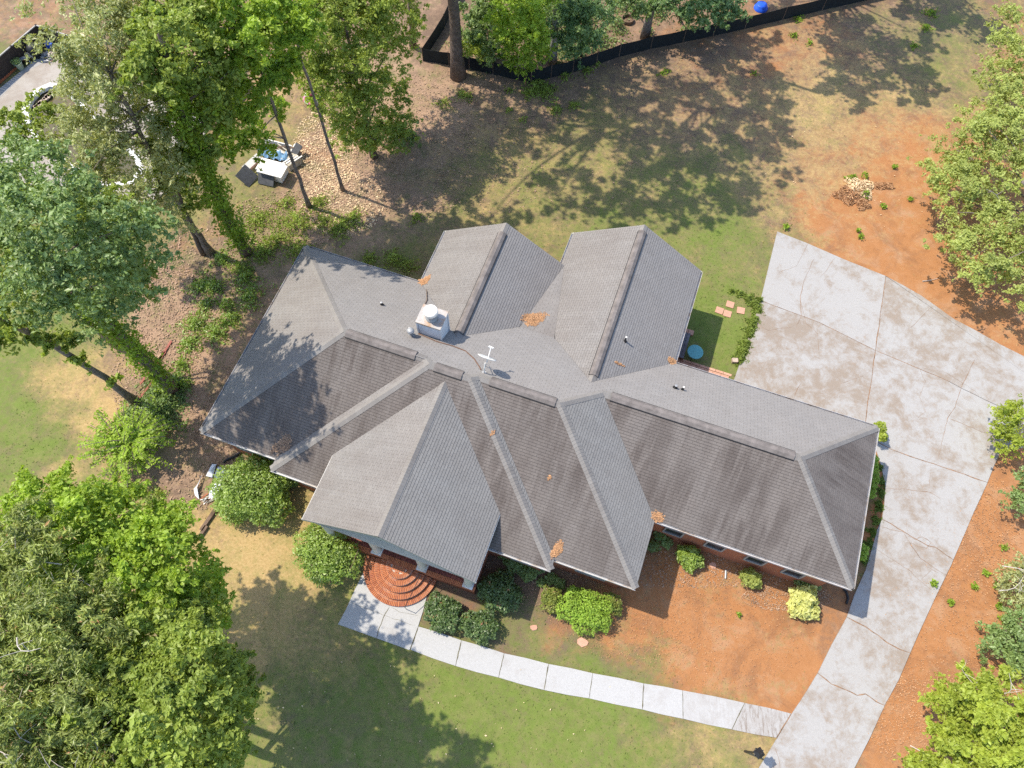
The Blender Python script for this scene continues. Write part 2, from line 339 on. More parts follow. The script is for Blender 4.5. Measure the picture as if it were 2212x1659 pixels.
# control points (photo x, y, radius m, grass, dry, clay, litter)  ; dark mulch = none of them
CP = [
 (560,1230,3,.15,.85,0,0),(620,1330,3,.25,.75,0,0),(520,1450,3,.5,.4,0,.1),(480,1590,1.6,0,.05,.0,.0),(650,1560,3,.65,.3,0,.05),(800,1480,3,.72,.28,0,0),
 (760,1400,2,.35,.65,0,0),(430,1150,2,.3,.7,0,0),(400,1290,3,.3,.5,0,.2),(200,1450,5,.3,.2,0,.5),(850,1450,2,.6,.4,0,0),
 (1000,1500,2.5,.9,.1,0,0),(1150,1540,2.5,.9,.1,0,0),(1000,1620,3,.78,.22,0,0),(1250,1600,3,.85,.15,0,0),(1400,1620,2,.62,.38,0,0),(1550,1620,2,.38,.55,.07,0),(1640,1620,1,.3,.6,.1,0),
 (1600,1575,.7,.35,.45,.2,0),(840,1590,2,.55,.45,0,0),
 (1110,1220,2,0,0,.12,.15),(1250,1240,2,0,0,.25,.2),(900,1240,.7,0,0,.2,.3),(960,1270,1,0,0,.25,.3),(1000,1300,1,0,0,.4,.2),(1060,1350,.7,0,0,.7,.2),(960,1345,.6,0,0,.7,.2),(1050,1290,1.5,0,0,.15,.2),(1180,1350,1.3,.1,.1,.7,.1),(1180,1395,.6,.3,.15,.5,.05),(1260,1418,.5,.3,.1,.55,.05),(1330,1448,.5,.2,.1,.65,0),
 (1400,1300,2,0,.05,.9,.1),(1340,1400,1.5,0,.1,.85,.1),(1500,1330,2,0,.06,.94,0),(1600,1380,2,0,.08,.92,0),(1500,1450,2,0,.0,1,0),(1650,1480,2,0,.05,.95,0),(1760,1400,1.2,.1,.1,.85,0),
 (1480,1180,1.2,0,0,.45,.2),(1640,1250,1,0,0,.5,.2),(1780,1310,1.2,0,0,.4,.15),(1430,1480,.7,.4,.1,.5,0),(1640,1520,.6,.25,.1,.6,0),
 (1890,1060,.6,.8,.1,.1,0),(1865,1180,.6,.75,.1,.1,0),(1840,1260,.7,.5,.15,.15,0),
 (100,700,3,.75,.25,0,0),(40,850,2.5,.85,.15,0,0),(40,1000,2.5,.8,.2,0,0),(110,930,1.2,1.1,-.1,0,0),(150,800,2.2,.12,.85,.03,0),(200,870,2,.05,.85,.1,0),(150,1020,1.6,.1,.65,.25,0),
 (200,1040,1.5,.1,.4,.3,.2),(250,800,1.5,.05,.3,.15,.5),(260,1090,1.5,.1,.2,.25,.5),(60,1080,2,.4,.5,.1,0),
 (330,750,2,0,0,.05,.95),(380,650,2,0,.05,.15,.8),(430,800,2,.1,0,.1,.8),(430,950,2,.05,0,.2,.6),(480,850,1.5,.05,.05,.25,.6),(400,1030,1.8,.05,.1,.2,.4),(380,560,2,.1,.2,.4,.3),
 (340,500,2,.55,.35,.1,0),(420,500,1.5,.1,.3,.5,.1),(510,700,2,.1,.1,.15,.6),(560,580,2,.15,.05,.1,.6),(620,500,2,.3,.05,.05,.5),(700,480,2,.15,.05,.1,.6),(620,420,2,.15,.2,.2,.5),
 (520,380,2,.55,.35,.1,0),(560,340,2,.5,.4,.1,0),(620,260,2,.35,.45,.2,0),(590,190,2,.2,.5,.3,0),(700,340,2,0,.1,.35,.6),(760,380,2,.05,.15,.35,.5),(780,450,2,.1,.15,.15,.55),
 (850,430,2.5,.1,.1,.1,.6),(860,520,2,.35,.15,.05,.4),(900,350,2.5,0,.15,.15,.7),(950,250,2.5,0,.15,.15,.7),(900,180,2.5,0,.1,.15,.7),(1000,200,2,.0,.2,.25,.55),(1080,220,2,.1,.25,.2,.4),
 (1000,300,2.5,.1,.35,.15,.4),(1000,400,2.5,.3,.4,0,.3),(1100,330,2.5,.3,.5,.05,.1),(1150,450,2.5,.55,.4,0,.05),(1050,470,2,.35,.5,0,.15),(900,560,1.5,.6,.25,0,.1),(850,600,1.5,.5,.1,0,.3),
 (1250,330,2.5,.4,.45,.05,.1),(1250,250,2.5,.5,.3,.05,.1),(1350,300,2.5,.35,.45,.1,.1),(1350,400,2.5,.5,.4,.1,0),(1450,430,2.5,.6,.35,.05,0),(1250,170,2,.1,.3,.15,.35),(1400,180,2.5,.05,.35,.25,.3),
 (1550,130,2.5,.1,.3,.3,.25),(1480,240,2.5,.15,.4,.3,.15),(1600,300,2.5,.15,.4,.3,.1),(1620,400,2.5,.35,.5,.1,0),(1700,200,2.5,.25,.55,.15,.0),(1640,80,2.5,.0,.3,.5,.1),(1780,80,3,.1,.35,.4,.1),
 (1900,60,3,.35,.3,.15,.2),(2050,50,3,.5,.25,.1,.1),(2050,150,3,.55,.35,.1,0),(1800,220,2.5,.3,.6,.1,0),(1950,220,2.5,.35,.5,.15,0),(1750,330,2.5,.25,.45,.3,0),(1900,320,2.5,.1,.35,.55,0),
 (1780,380,2,.1,.4,.5,0),(1880,260,2.5,.2,.4,.4,0),(1980,280,2.5,.12,.33,.55,0),(1990,380,2.5,0,.2,.8,0),(1640,150,2,.02,.2,.6,.1),(1760,130,1.5,.0,.3,.65,.05),(1480,60,2,0,.1,.4,.3),(1350,480,2,.7,.3,0,0),(1180,380,1.5,.6,.35,0,0),(1500,380,2,.65,.3,0,0),(1580,330,1.5,.5,.35,.1,0),(980,440,1.3,.7,.2,0,.1),(1040,360,1.3,.65,.3,0,.1),(1820,450,2,.05,.2,.75,0),(1700,440,2,.3,.35,.35,0),(1950,430,3,0,.12,.88,0),(2050,600,3,0,.1,.9,0),(1950,560,2.5,0,.05,.95,0),(1800,540,1,.2,.2,.6,0),(2150,500,3,0,.1,.9,0),(2130,680,2,0,.15,.85,0),
 (1850,530,1.5,.05,.2,.75,0),(2020,330,3,.15,.25,.6,0),(1900,600,1,0,.1,1.0,0),
 (1560,500,2,1,0,0,0),(1480,520,1.8,.6,.35,.05,0),(1600,600,1.6,.6,.35,.05,0),(1550,640,1.5,.75,.25,0,0),(1560,740,1.5,.9,.1,0,0),(1500,720,1.5,1.1,0,0,0),(1600,540,1.2,.7,.3,0,0),(1640,500,1,.55,.4,.1,0),
 (2180,1000,2,0,.05,.95,0),(2150,1150,2.5,0,.05,.9,0.05),(2100,1250,2,0,0,.85,.15),(2050,1350,2.5,0,0,.75,.25),(2150,1400,3,0,0,.7,.25),(1980,1480,2,0,0,.75,.25),(2000,1600,2.5,0,.05,.65,.25),(1900,1600,1.5,0,0,.75,.25),(2150,1550,3,.2,.1,.4,.3),
 (60,60,3,.05,.15,.35,.45),(20,120,2.5,1,0,0,0),(10,30,3,.1,.2,.3,.4),(300,200,4,.3,.3,.2,.2),(450,100,3,.1,.2,.3,.4),(600,60,3,.1,.15,.3,.45),(450,300,3,.3,.3,.3,.1),
 (1000,60,3,0,.0,.0,.2),(1150,80,3,.1,0,.0,.15),(1280,80,3,.0,0,.05,.25),(1350,60,2,0,.0,.35,.4),(1500,40,3,0,.0,.25,.4),(1200,0,4,0,0,0,.3),(1050,140,1,0,0,0,.2),(200,600,4,.7,.3,0,0),(1800,-60,6,.1,.2,.3,.3),(1000,-150,8,.0,.0,.1,.4),(300,-150,8,.1,.2,.3,.4),
 (2400,300,8,.1,.3,.6,0),(2400,1200,8,.05,.1,.8,.05),(1100,1900,10,.7,.3,0,0),(-300,800,8,.7,.3,0,0),(2400,-200,10,.4,.3,.2,.1),(-400,100,10,.3,.3,.2,.2),(-300,1500,8,.4,.3,0,.3)]
cpw = np.array([[*at(c[0], c[1])[:2], *c[2:]] for c in CP])
X, Y = np.meshgrid(gx, gy); P = np.stack([X.ravel(), Y.ravel()], 1)
def smooth_noise(P, s, seed):
    r = np.random.default_rng(seed); g = r.random((256, 256))
    q = P/s; i = np.floor(q).astype(int); f = q-i; f = f*f*(3-2*f); i %= 255
    a = g[i[:, 0], i[:, 1]]; b = g[i[:, 0]+1, i[:, 1]]; c = g[i[:, 0], i[:, 1]+1]; d = g[i[:, 0]+1, i[:, 1]+1]
    return (a*(1-f[:, 0])+b*f[:, 0])*(1-f[:, 1])+(c*(1-f[:, 0])+d*f[:, 0])*f[:, 1]
def cover(P):
    Q = P+np.stack([(smooth_noise(P, 2.4, 11)-.5)*2.2+smooth_noise(P, 1.3, 1)-.5+(smooth_noise(P, .5, 5)-.5)*.6, (smooth_noise(P, 2.4, 12)-.5)*2.2+smooth_noise(P, 1.3, 2)-.5+(smooth_noise(P, .5, 6)-.5)*.6], 1)*1.1
    W = np.zeros((len(P), 4)); S = np.zeros(len(P))
    for c in cpw:
        d2 = ((Q-c[:2])**2).sum(1); r = c[2]
        k = 1/(d2/(r*r)+.4)**1.7*r**.3
        W += k[:, None]*c[3:][None]; S += k
    return np.clip(W/S[:, None], 0, 1)
W = cover(P)
def inpoly(P, poly):
    x, y = P[:, 0], P[:, 1]; r = np.zeros(len(P), bool); n = len(poly)
    for i in range(n):
        x1, y1 = poly[i][0], poly[i][1]; x2, y2 = poly[(i+1) % n][0], poly[(i+1) % n][1]
        c = ((y1 > y) != (y2 > y)) & (x < (x2-x1)*(y-y1)/((y2-y1) or 1e-9)+x1); r ^= c
    return r
POOL = [at(*p) for p in ((62,240),(72,218),(88,200),(110,190),(132,194),(165,225),(230,290),(292,345),(300,372),(282,392),(240,398),(190,378),(120,330),(70,280))]
zz = (smooth_noise(P, .9, 3)-.5)*.035+(smooth_noise(P, .35, 9)-.5)*.02
far = (np.abs(P[:, 0]) > 60) | (P[:, 1] < -20) | (P[:, 1] > 70)
pin = inpoly(P, POOL)
zz[pin] = -1.0
nx, ny = len(gx), len(gy)
V = np.column_stack([P, zz])
idx = np.arange(nx*ny).reshape(ny, nx)
F = np.stack([idx[:-1, :-1].ravel(), idx[:-1, 1:].ravel(), idx[1:, 1:].ravel(), idx[1:, :-1].ravel()], 1)
def npmesh(name, V, F, mat, parent=None, attrs=None, loc=None, smooth=False):
    me = bpy.data.meshes.new(name); n, kf = len(F), F.shape[1]
    me.vertices.add(len(V)); me.vertices.foreach_set('co', np.asarray(V, np.float32).ravel())
    me.loops.add(n*kf); me.loops.foreach_set('vertex_index', F.astype(np.int32).ravel())
    me.polygons.add(n); me.polygons.foreach_set('loop_start', np.arange(0, n*kf, kf, dtype=np.int32))
    me.polygons.foreach_set('use_smooth', np.full(n, smooth))
    me.update(calc_edges=True)
    for nm, (dom, typ, arr) in (attrs or {}).items():
        a = me.attributes.new(nm, typ, dom); a.data.foreach_set('color' if typ == 'FLOAT_COLOR' else 'value', np.asarray(arr, np.float32).ravel())
    me.materials.append(mat)
    o = bpy.data.objects.new(name, me)
    if loc is not None: o.location = loc
    return link(o, parent)
def mat_ground():
    k = NT('ground_cover'); a = k.attr('cover'); sp = k.n('ShaderNodeSeparateColor'); k.l(a.outputs['Color'], sp.inputs[0])
    wg, wd, wc, wl = sp.outputs[0], sp.outputs[1], sp.outputs[2], a.outputs['Alpha']
    n_s = k.noise(9, 6, .75); n_m = k.noise(2.2, 6, .7, dist=.3); n_l = k.noise(.5, 5, .65); fine = k.noise(34, 4, .8); nb = k.noise(70, 2, .8)
    def pick(wt, lo=.25, hi=.75, seed=0.0, amp=1.9):
        nn = k.math('SUBTRACT', k.math('ADD', k.math('MULTIPLY', k.noise(3.6+seed, 7, .8, dist=.2), .5), k.math('MULTIPLY', k.noise(.75+seed*.3, 6, .7, dist=.5), .5)), .5)
        return k.ramp(k.math('ADD', wt, k.math('MULTIPLY', nn, amp)), [(lo, 0.0), (hi, 1.0)])
    mulch = k.ramp(fine, [(.3, (.075, .052, .038)), (.7, (.25, .17, .12))])
    lit = k.ramp(k.noise(30, 6, .9), [(.30, (.17, .11, .07)), (.5, (.34, .225, .15)), (.70, (.54, .38, .26))])
    clay = k.mix(k.ramp(n_m, [(.3, 0.0), (.7, 1.0)]), (.31, .125, .038), (.40, .19, .08))
    clay = k.mix(.45, clay, k.ramp(fine, [(.3, (.19, .08, .03)), (.7, (.50, .26, .12))]))
    clay = k.mix(k.ramp(k.noise(.9, 6, .7, dist=.5), [(.50, 0.0), (.70, .6)]), clay, (.40, .26, .165))
    clay = k.mix(k.ramp(k.noise(.55, 7, .75, dist=.8), [(.50, 0.0), (.64, .55)]), clay, (.19, .095, .05))
    clay = k.mix(k.ramp(k.noise(7, 6, .85, dist=.4), [(.58, 0.0), (.68, .6)]), clay, (.13, .075, .045))
    clay = k.mix(k.ramp(k.noise(1.7, 7, .8, dist=.4), [(.60, 0.0), (.70, .5)]), clay, (.17, .17, .055))
    dry = k.ramp(n_s, [(.3, (.29, .185, .065)), (.5, (.43, .285, .11)), (.7, (.55, .39, .19))])
    dry = k.mix(.35, dry, k.ramp(nb, [(.3, (.18, .13, .06)), (.7, (.52, .42, .24))]))
    gr = k.ramp(n_m, [(.3, (.11, .15, .022)), (.7, (.18, .24, .04))])
    gr = k.mix(k.ramp(k.noise(1.6, 7, .8, dist=.5), [(.46, 0.0), (.62, .55)]), gr, (.27, .22, .10))
    gr = k.mix(.45, gr, k.ramp(nb, [(.3, (.045, .075, .015)), (.7, (.20, .25, .07))]))
    c = mulch
    lit = k.mix(k.ramp(k.noise(1.1, 6, .75, dist=.6), [(.42, 0.0), (.64, .5)]), lit, (.13, .09, .065))
    lit = k.mix(k.ramp(k.noise(.8, 6, .75, dist=.4), [(.50, 0.0), (.66, .7)]), lit, (.12, .14, .045))
    c = k.mix(pick(wl, .22, .5, .3), c, lit)
    c = k.mix(pick(wc, .25, .60, .1, 1.2), c, clay)
    c = k.mix(pick(wd, .22, .62, .7), c, dry)
    c = k.mix(pick(wg, .18, .80, .5, 2.0), c, gr)
    c = k.mix(k.math('MULTIPLY', k.ramp(n_l, [(.35, 0.0), (.65, 1.0)]), .2), c, (.9, .82, .7), 'MULTIPLY')
    h = k.math('ADD', k.math('MULTIPLY', fine, .45), k.math('MULTIPLY', nb, .55))
    k.bump(h, .010, .7); return k.done(c, .95)
ground = npmesh('ground', V, F, mat_ground(), attrs={'cover': ('POINT', 'FLOAT_COLOR', W)}, smooth=True)
tag(ground, 'lawn, orange clay and leaf litter round the house', kind='structure')

# ------------------------------------------------------------------ concrete slabs
def slab(poly_px, mat, parent, z0, z1, gap=.012, name='slab', dirt=0.0, off=(0, 0, 0)):
    p = ccw([at(*q)[:2] for q in poly_px]); n = len(p); q = []
    for i in range(n):
        a = Vector(p[i-1]); b = Vector(p[i]); c = Vector(p[(i+1) % n])
        d1 = (b-a).normalized(); d2 = (c-b).normalized(); nn = Vector((-d1.y-d2.y, d1.x+d2.x))
        if nn.length < 1e-3: nn = Vector((-d1.y, d1.x))
        q.append(Vector(b)+nn.normalized()*gap-Vector(off[:2]))
    mb = MB(); top = [Vector(v) for v in q]; ins = []
    cx = sum((v for v in top), Vector((0, 0)))/n
    m1 = MB().prism([tuple(v) for v in q], z0, z1)
    o = m1.build(name, mat, parent); o['dirt'] = dirt; return o
def densify(pts, closed=False, step=30, jit=0.0):
    out = []
    for i in range(len(pts)-(0 if closed else 1)):
        a = pts[i]; b = pts[(i+1) % len(pts)]; n = max(1, int(math.dist(a, b)/step))
        for k in range(n):
            t = k/n; out.append((a[0]+(b[0]-a[0])*t+random.uniform(-jit, jit)*(k > 0), a[1]+(b[1]-a[1])*t+random.uniform(-jit, jit)*(k > 0)))
    if not closed: out.append(pts[-1])
    return out
drive = empty('driveway'); tag(drive, 'wide stained concrete driveway of large cracked slabs east of the house', kind='structure')
D = dict(a=(1678,501), b=(1740,525), c=(1820,560), d=(1912,597), e=(1990,640), f=(2060,690), g=(2102,712), h=(2160,745), i=(2230,790),
 j=(1642,650), k=(1767,697), l=(1890,758), m=(2020,812), n=(2155,878), o=(2250,925),
 p=(1585,800), q=(1575,850), r=(1700,880), s=(1865,910), t=(1853,950), u=(1880,960))
j1 = densify([(1912,597),(1905,650),(1898,705),(1890,758)], step=25, jit=1.2); j2 = densify([(1890,758),(1882,820),(1873,870),(1865,935)], step=25, jit=1.2)
cr = densify([(1642,650),(1767,697),(1890,758)], step=30, jit=.8); cr2 = densify([(1890,758),(2020,812),(2155,878),(2255,925)], step=30, jit=.8)
j3 = densify([(1886,952),(1925,972),(1990,995),(2060,1018),(2132,1043)], step=22, jit=1)
j4 = densify([(1904,1122),(1925,1133),(1957,1153),(1990,1172),(2030,1190),(2058,1210)], step=14, jit=2)
j5 = densify([(1828,1333),(1870,1355),(1910,1385),(1940,1402),(1965,1411)], step=14, jit=1.5)
j6 = densify([(1765,1454),(1795,1478),(1830,1492),(1850,1502),(1868,1499),(1890,1515),(1910,1524)], step=12, jit=1.5)
slab([(1678,501),(1740,525),(1820,560)]+j1+cr[::-1][1:]+[(1655,595)], M['drive'], drive, -.04, .06, dirt=.0)
slab(cr+j2[1:]+[(1840,935),(1700,900),(1600,870),(1580,835),(1608,753),(1625,700)], M['drive'], drive, -.04, .06, dirt=.10)
slab([(1912,597),(1950,617),(1990,640),(2060,690),(2102,712),(2160,745),(2270,800),(2290,860)]+cr2[::-1]+j1[::-1][1:], M['drive'], drive, -.04, .06, dirt=.09)
slab(cr2+[(2250,965),(2162,973),(2145,1010)]+j3[::-1]+[(1870,950)]+j2[::-1][:-1], M['drive'], drive, -.04, .06, dirt=.05)
slab(j3+[(2120,1070),(2103,1106),(2080,1160)]+j4[::-1]+[(1909,1088),(1911,1050),(1903,1010),(1892,975)], M['drive'], drive, -.04, .06, dirt=.03)
slab(j4+[(2055,1219),(2022,1286),(1990,1355)]+j5[::-1]+[(1845,1283),(1868,1232),(1883,1183),(1893,1145)], M['drive'], drive, -.04, .06, dirt=.05)
slab(j5+[(1940,1470)]+j6[::-1]+[(1795,1393)], M['drive'], drive, -.04, .06, dirt=.05)
slab(j6+[(1878,1595),(1845,1659),(1780,1790),(1560,1790),(1640,1655),(1678,1593),(1708,1543),(1738,1498)], M['drive'], drive, -.04, .06, dirt=.04)
def ribbon(pts, wd, mat, parent, z=.0645, name='crack', jit=1.2, step=9):
    pp = densify(pts, step=step, jit=jit); v = []; f = []
    for i, p in enumerate(pp):
        a = at(*p); b = at(*pp[min(i+1, len(pp)-1)]); c = at(*pp[max(i-1, 0)]); d = (b-c); d.normalize(); n = Vector((-d.y, d.x, 0))
        ww = wd*random.uniform(.35, 1.2)*(.3 if i in (0, len(pp)-1) else 1)
        v += [(a.x+n.x*ww/2, a.y+n.y*ww/2, z), (a.x-n.x*ww/2, a.y-n.y*ww/2, z)]
        if i: f.append((2*i-2, 2*i-1, 2*i+1, 2*i))
    return mesh(name, v, f, mat, parent)
for pts, wd in (([(1758,560),(1735,610),(1728,640),(1730,682),(1718,707)],.035), ([(1728,650),(1740,700),(1765,722),(1768,762)],.02), ([(1712,707),(1660,715),(1642,705)],.015),
    ([(1803,557),(1785,585),(1770,600)],.02), ([(1745,525),(1720,575),(1680,590)],.02), ([(2105,775),(2078,830),(2062,880),(2045,905),(2035,950),(2025,990)],.035),
    ([(2050,905),(2100,925),(2150,945)],.025), ([(1985,797),(1998,825),(1985,860),(1998,890),(1980,905)],.02), ([(1965,710),(1985,690),(2010,665)],.02), ([(1910,1055),(1960,1058),(2010,1065),(2030,1078)],.025),
    ([(1955,1123),(1962,1160)],.02), ([(1960,1158),(1975,1166),(1990,1160),(2010,1172),(2000,1185),(1980,1180),(1965,1172)],.03), ([(1962,1172),(1985,1205),(2020,1230),(2045,1243)],.03),
    ([(1888,1185),(1920,1205),(1960,1230),(1990,1258),(2018,1280)],.02), ([(2010,1232),(1990,1250)],.025), ([(1905,1140),(1950,1150),(1975,1190),(2000,1225),(2030,1240)],.022), ([(1815,830),(1850,818),(1865,812)],.02),
    ([(1715,860),(1722,840),(1730,828)],.03), ([(1672,1612),(1680,1635),(1684,1660)],.02), ([(1640,1300+170),(1655,1480)],.0), ([(2010,1010),(2005,1060)],.015), ([(1990,795),(2040,805),(2080,830),(2110,850)],.015)):
    if wd: ribbon(pts, wd*.7, M['crack'], drive)
for j in (j1, j2, j3, j4, j5, j6): ribbon(j, .045, M['crack'], drive, .0645, jit=.5)
ribbon(cr, .03, M['crack'], drive, .0645, jit=.5); ribbon(cr2[:6], .03, M['crack'], drive, .0645, jit=.5)

walk = empty('path'); tag(walk, 'curved white concrete front walk of nine slabs', kind='structure')
TOPE = [(915,1319),(904,1353),(997,1383),(1089,1411),(1185,1434),(1280,1454),(1390,1476),(1474,1491),(1608,1518),(1708,1541)]
BOTE = [(887,1404),(887,1404),(984,1439),(1077,1464),(1175,1491),(1272,1509),(1387,1533),(1475,1553),(1580,1576),(1676,1594)]
slab([(787,1232),(766,1275),(748,1315),(730,1349),(885,1405),(904,1353),(915,1319),(930,1260),(950,1200),(850,1170)], M['walk'], walk, -.05, .05, dirt=-.06)
for i in range(1, 9):
    t0, t1, b0, b1 = TOPE[i], TOPE[i+1], BOTE[i], BOTE[i+1]
    mt = ((t0[0]+t1[0])/2+.8, (t0[1]+t1[1])/2-1.2); mb_ = ((b0[0]+b1[0])/2-.8, (b0[1]+b1[1])/2+1.2)
    slab([t0, mt, t1, b1, mb_, b0], M['walk'], walk, -.05, .05, dirt=.16 if i == 8 else (.08 if i == 7 else -.06+.02*i/2))
for i in range(2, 9): ribbon([TOPE[i], BOTE[i]], .03 if i % 2 else .05, M['crack_dark'], walk, .054, jit=.5)
ribbon([TOPE[1], BOTE[1]], .06, M['crack_dark'], walk, .054); ribbon([(842,1310),(828,1335),(818,1360),(812,1385)], .03, M['crack_dark'], walk, .054)
ribbon([(845,1312),(862,1322),(905,1330)], .012, M['crack_dark'], walk, .054); ribbon([(755,1300),(800,1318),(895,1352)], .012, M['crack_dark'], walk, .054)
ribbon([(1708,1541),(1676,1594)], .06, M['crack'], walk, .0645)

# ------------------------------------------------------------------ the house (own frame: u along the ridge, v to the back)
YAW = -0.2998; HO = (0.0, 17.5282)
ZE, PT = 3.2, .66
uL, uR, d0, d1, d2, d3 = -10.871, 17.032, 10.264, 10.79, 10.337, 7.393
u1L, u1R, u2R = -7.244, 5.338, 8.78
gp, wp, vp, zep = -1.026, 3.713, -12.431, 4.045
g1, w1, e1, g2, w2, e2 = -1.607, 3.172, 3.222, 4.481, 3.263, 5.303
house = empty('brick_house', (HO[0], HO[1], 0), YAW)
tag(house, 'sprawling red brick house under a grey shingled hip and gable roof', 'house')
cy, sy = math.cos(YAW), math.sin(YAW)
def H(u, v, z=0): return Vector((HO[0]+cy*u-sy*v, HO[1]+sy*u+cy*v, z))
def to_uv(P): x, y = P[0]-HO[0], P[1]-HO[1]; return cy*x+sy*y, -sy*x+cy*y
QB = lambda u, v: ZE-PT*v
QF = lambda d: (lambda u, v: ZE+PT*(v+d))
QW = lambda u0: (lambda u, v: ZE+PT*(u-u0))
QE = lambda u0: (lambda u, v: ZE+PT*(u0-u))
um = (w1-w2)/2+(g1+g2)/2; zm = ZE+PT*(g1+w1-um)
vk = -1.0; K1 = (g1+w1+vk, vk); K2 = (g2-w2-vk, vk); zk = ZE-PT*vk
pc = (zk-zm)/(e1-vk); QC = lambda u, v: zm+pc*(e1-v)
zrp = zep+PT*wp
Ppl = {
 'B': ([(uL,0),(uL+d0/2,-d0/2),(u1L+d0/2,-d0/2),(u1L+d1/2,-d1/2),(u1R-d1/2,-d1/2),(u1R-d2/2,-d2/2),(u2R-d2/2,-d2/2),(u2R-d3/2,-d3/2),(uR-d3/2,-d3/2),(uR,0),(g2+w2,0),(g2,-w2),K2,K1,(g1,-w1),(g1-w1,0)], QB, (0, 1), 'sh_back'),
 'F0': ([(uL,-d0),(u1L,-d0),(u1L+d0/2,-d0/2),(uL+d0/2,-d0/2)], QF(d0), (0, -1), 'sh_front'),
 'F1': ([(u1L,-d1),(u1R,-d1),(u1R-d1/2,-d1/2),(u1L+d1/2,-d1/2)], QF(d1), (0, -1), 'sh_front'),
 'F2': ([(u1R,-d2),(u2R,-d2),(u2R-d2/2,-d2/2),(u1R-d2/2,-d2/2)], QF(d2), (0, -1), 'sh_front'),
 'F3': ([(u2R,-d3),(uR,-d3),(uR-d3/2,-d3/2),(u2R-d3/2,-d3/2)], QF(d3), (0, -1), 'sh_front'),
 'L': ([(uL,-d0),(uL+d0/2,-d0/2),(uL,0)], QW(uL), (-1, 0), 'sh_west'),
 'W1': ([(u1L,-d1),(u1L+d1/2,-d1/2),(u1L+d0/2,-d0/2),(u1L,-d0)], QW(u1L), (-1, 0), 'sh_west'),
 'E1': ([(u1R,-d1),(u1R,-d2),(u1R-d2/2,-d2/2),(u1R-d1/2,-d1/2)], QE(u1R), (1, 0), 'sh_east'),
 'E2': ([(u2R,-d2),(u2R,-d3),(u2R-d3/2,-d3/2),(u2R-d2/2,-d2/2)], QE(u2R), (1, 0), 'sh_east'),
 'R': ([(uR,-d3),(uR,0),(uR-d3/2,-d3/2)], QE(uR), (1, 0), 'sh_front'),
 'G1W': ([(g1-w1,0),(g1,-w1),(g1,e1),(g1-w1,e1)], QW(g1-w1), (-1, 0), 'sh_west'),
 'G1E': ([(g1,-w1),K1,(um,e1),(g1,e1)], QE(g1+w1), (1, 0), 'sh_back'),
 'G2W': ([(g2,-w2),(g2,e2),(g2-w2,e2),(g2-w2,e1),(um,e1),K2], QW(g2-w2), (-1, 0), 'sh_west'),
 'G2E': ([(g2,-w2),(g2+w2,0),(g2+w2,e2),(g2,e2)], QE(g2+w2), (1, 0), 'sh_back'),
 'C': ([K1,K2,(um,e1)], QC, (0, 1), 'sh_west'),
 'PW': ([(gp-wp,vp),(gp,vp),(gp,(zrp-ZE)/PT-d1),(gp-wp,(zep-ZE)/PT-d1)], lambda u, v: zep+PT*(u-gp+wp), (-1, 0), 'sh_west'),
 'PE': ([(gp,vp),(gp+wp,vp),(gp+wp,(zep-ZE)/PT-d1),(gp,(zrp-ZE)/PT-d1)], lambda u, v: zep+PT*(gp+wp-u), (1, 0), 'sh_east'),
}
TABW, EXPO = .305, .127
def scan(poly, b):     # intervals of a on the line b
    xs = []; n = len(poly)
    for i in range(n):
        a0, b0 = poly[i]; a1, b1 = poly[(i+1) % n]
        if (b0 > b) != (b1 > b): xs.append(a0+(a1-a0)*(b-b0)/(b1-b0))
    xs.sort(); return [(xs[i], xs[i+1]) for i in range(0, len(xs)-1, 2)]
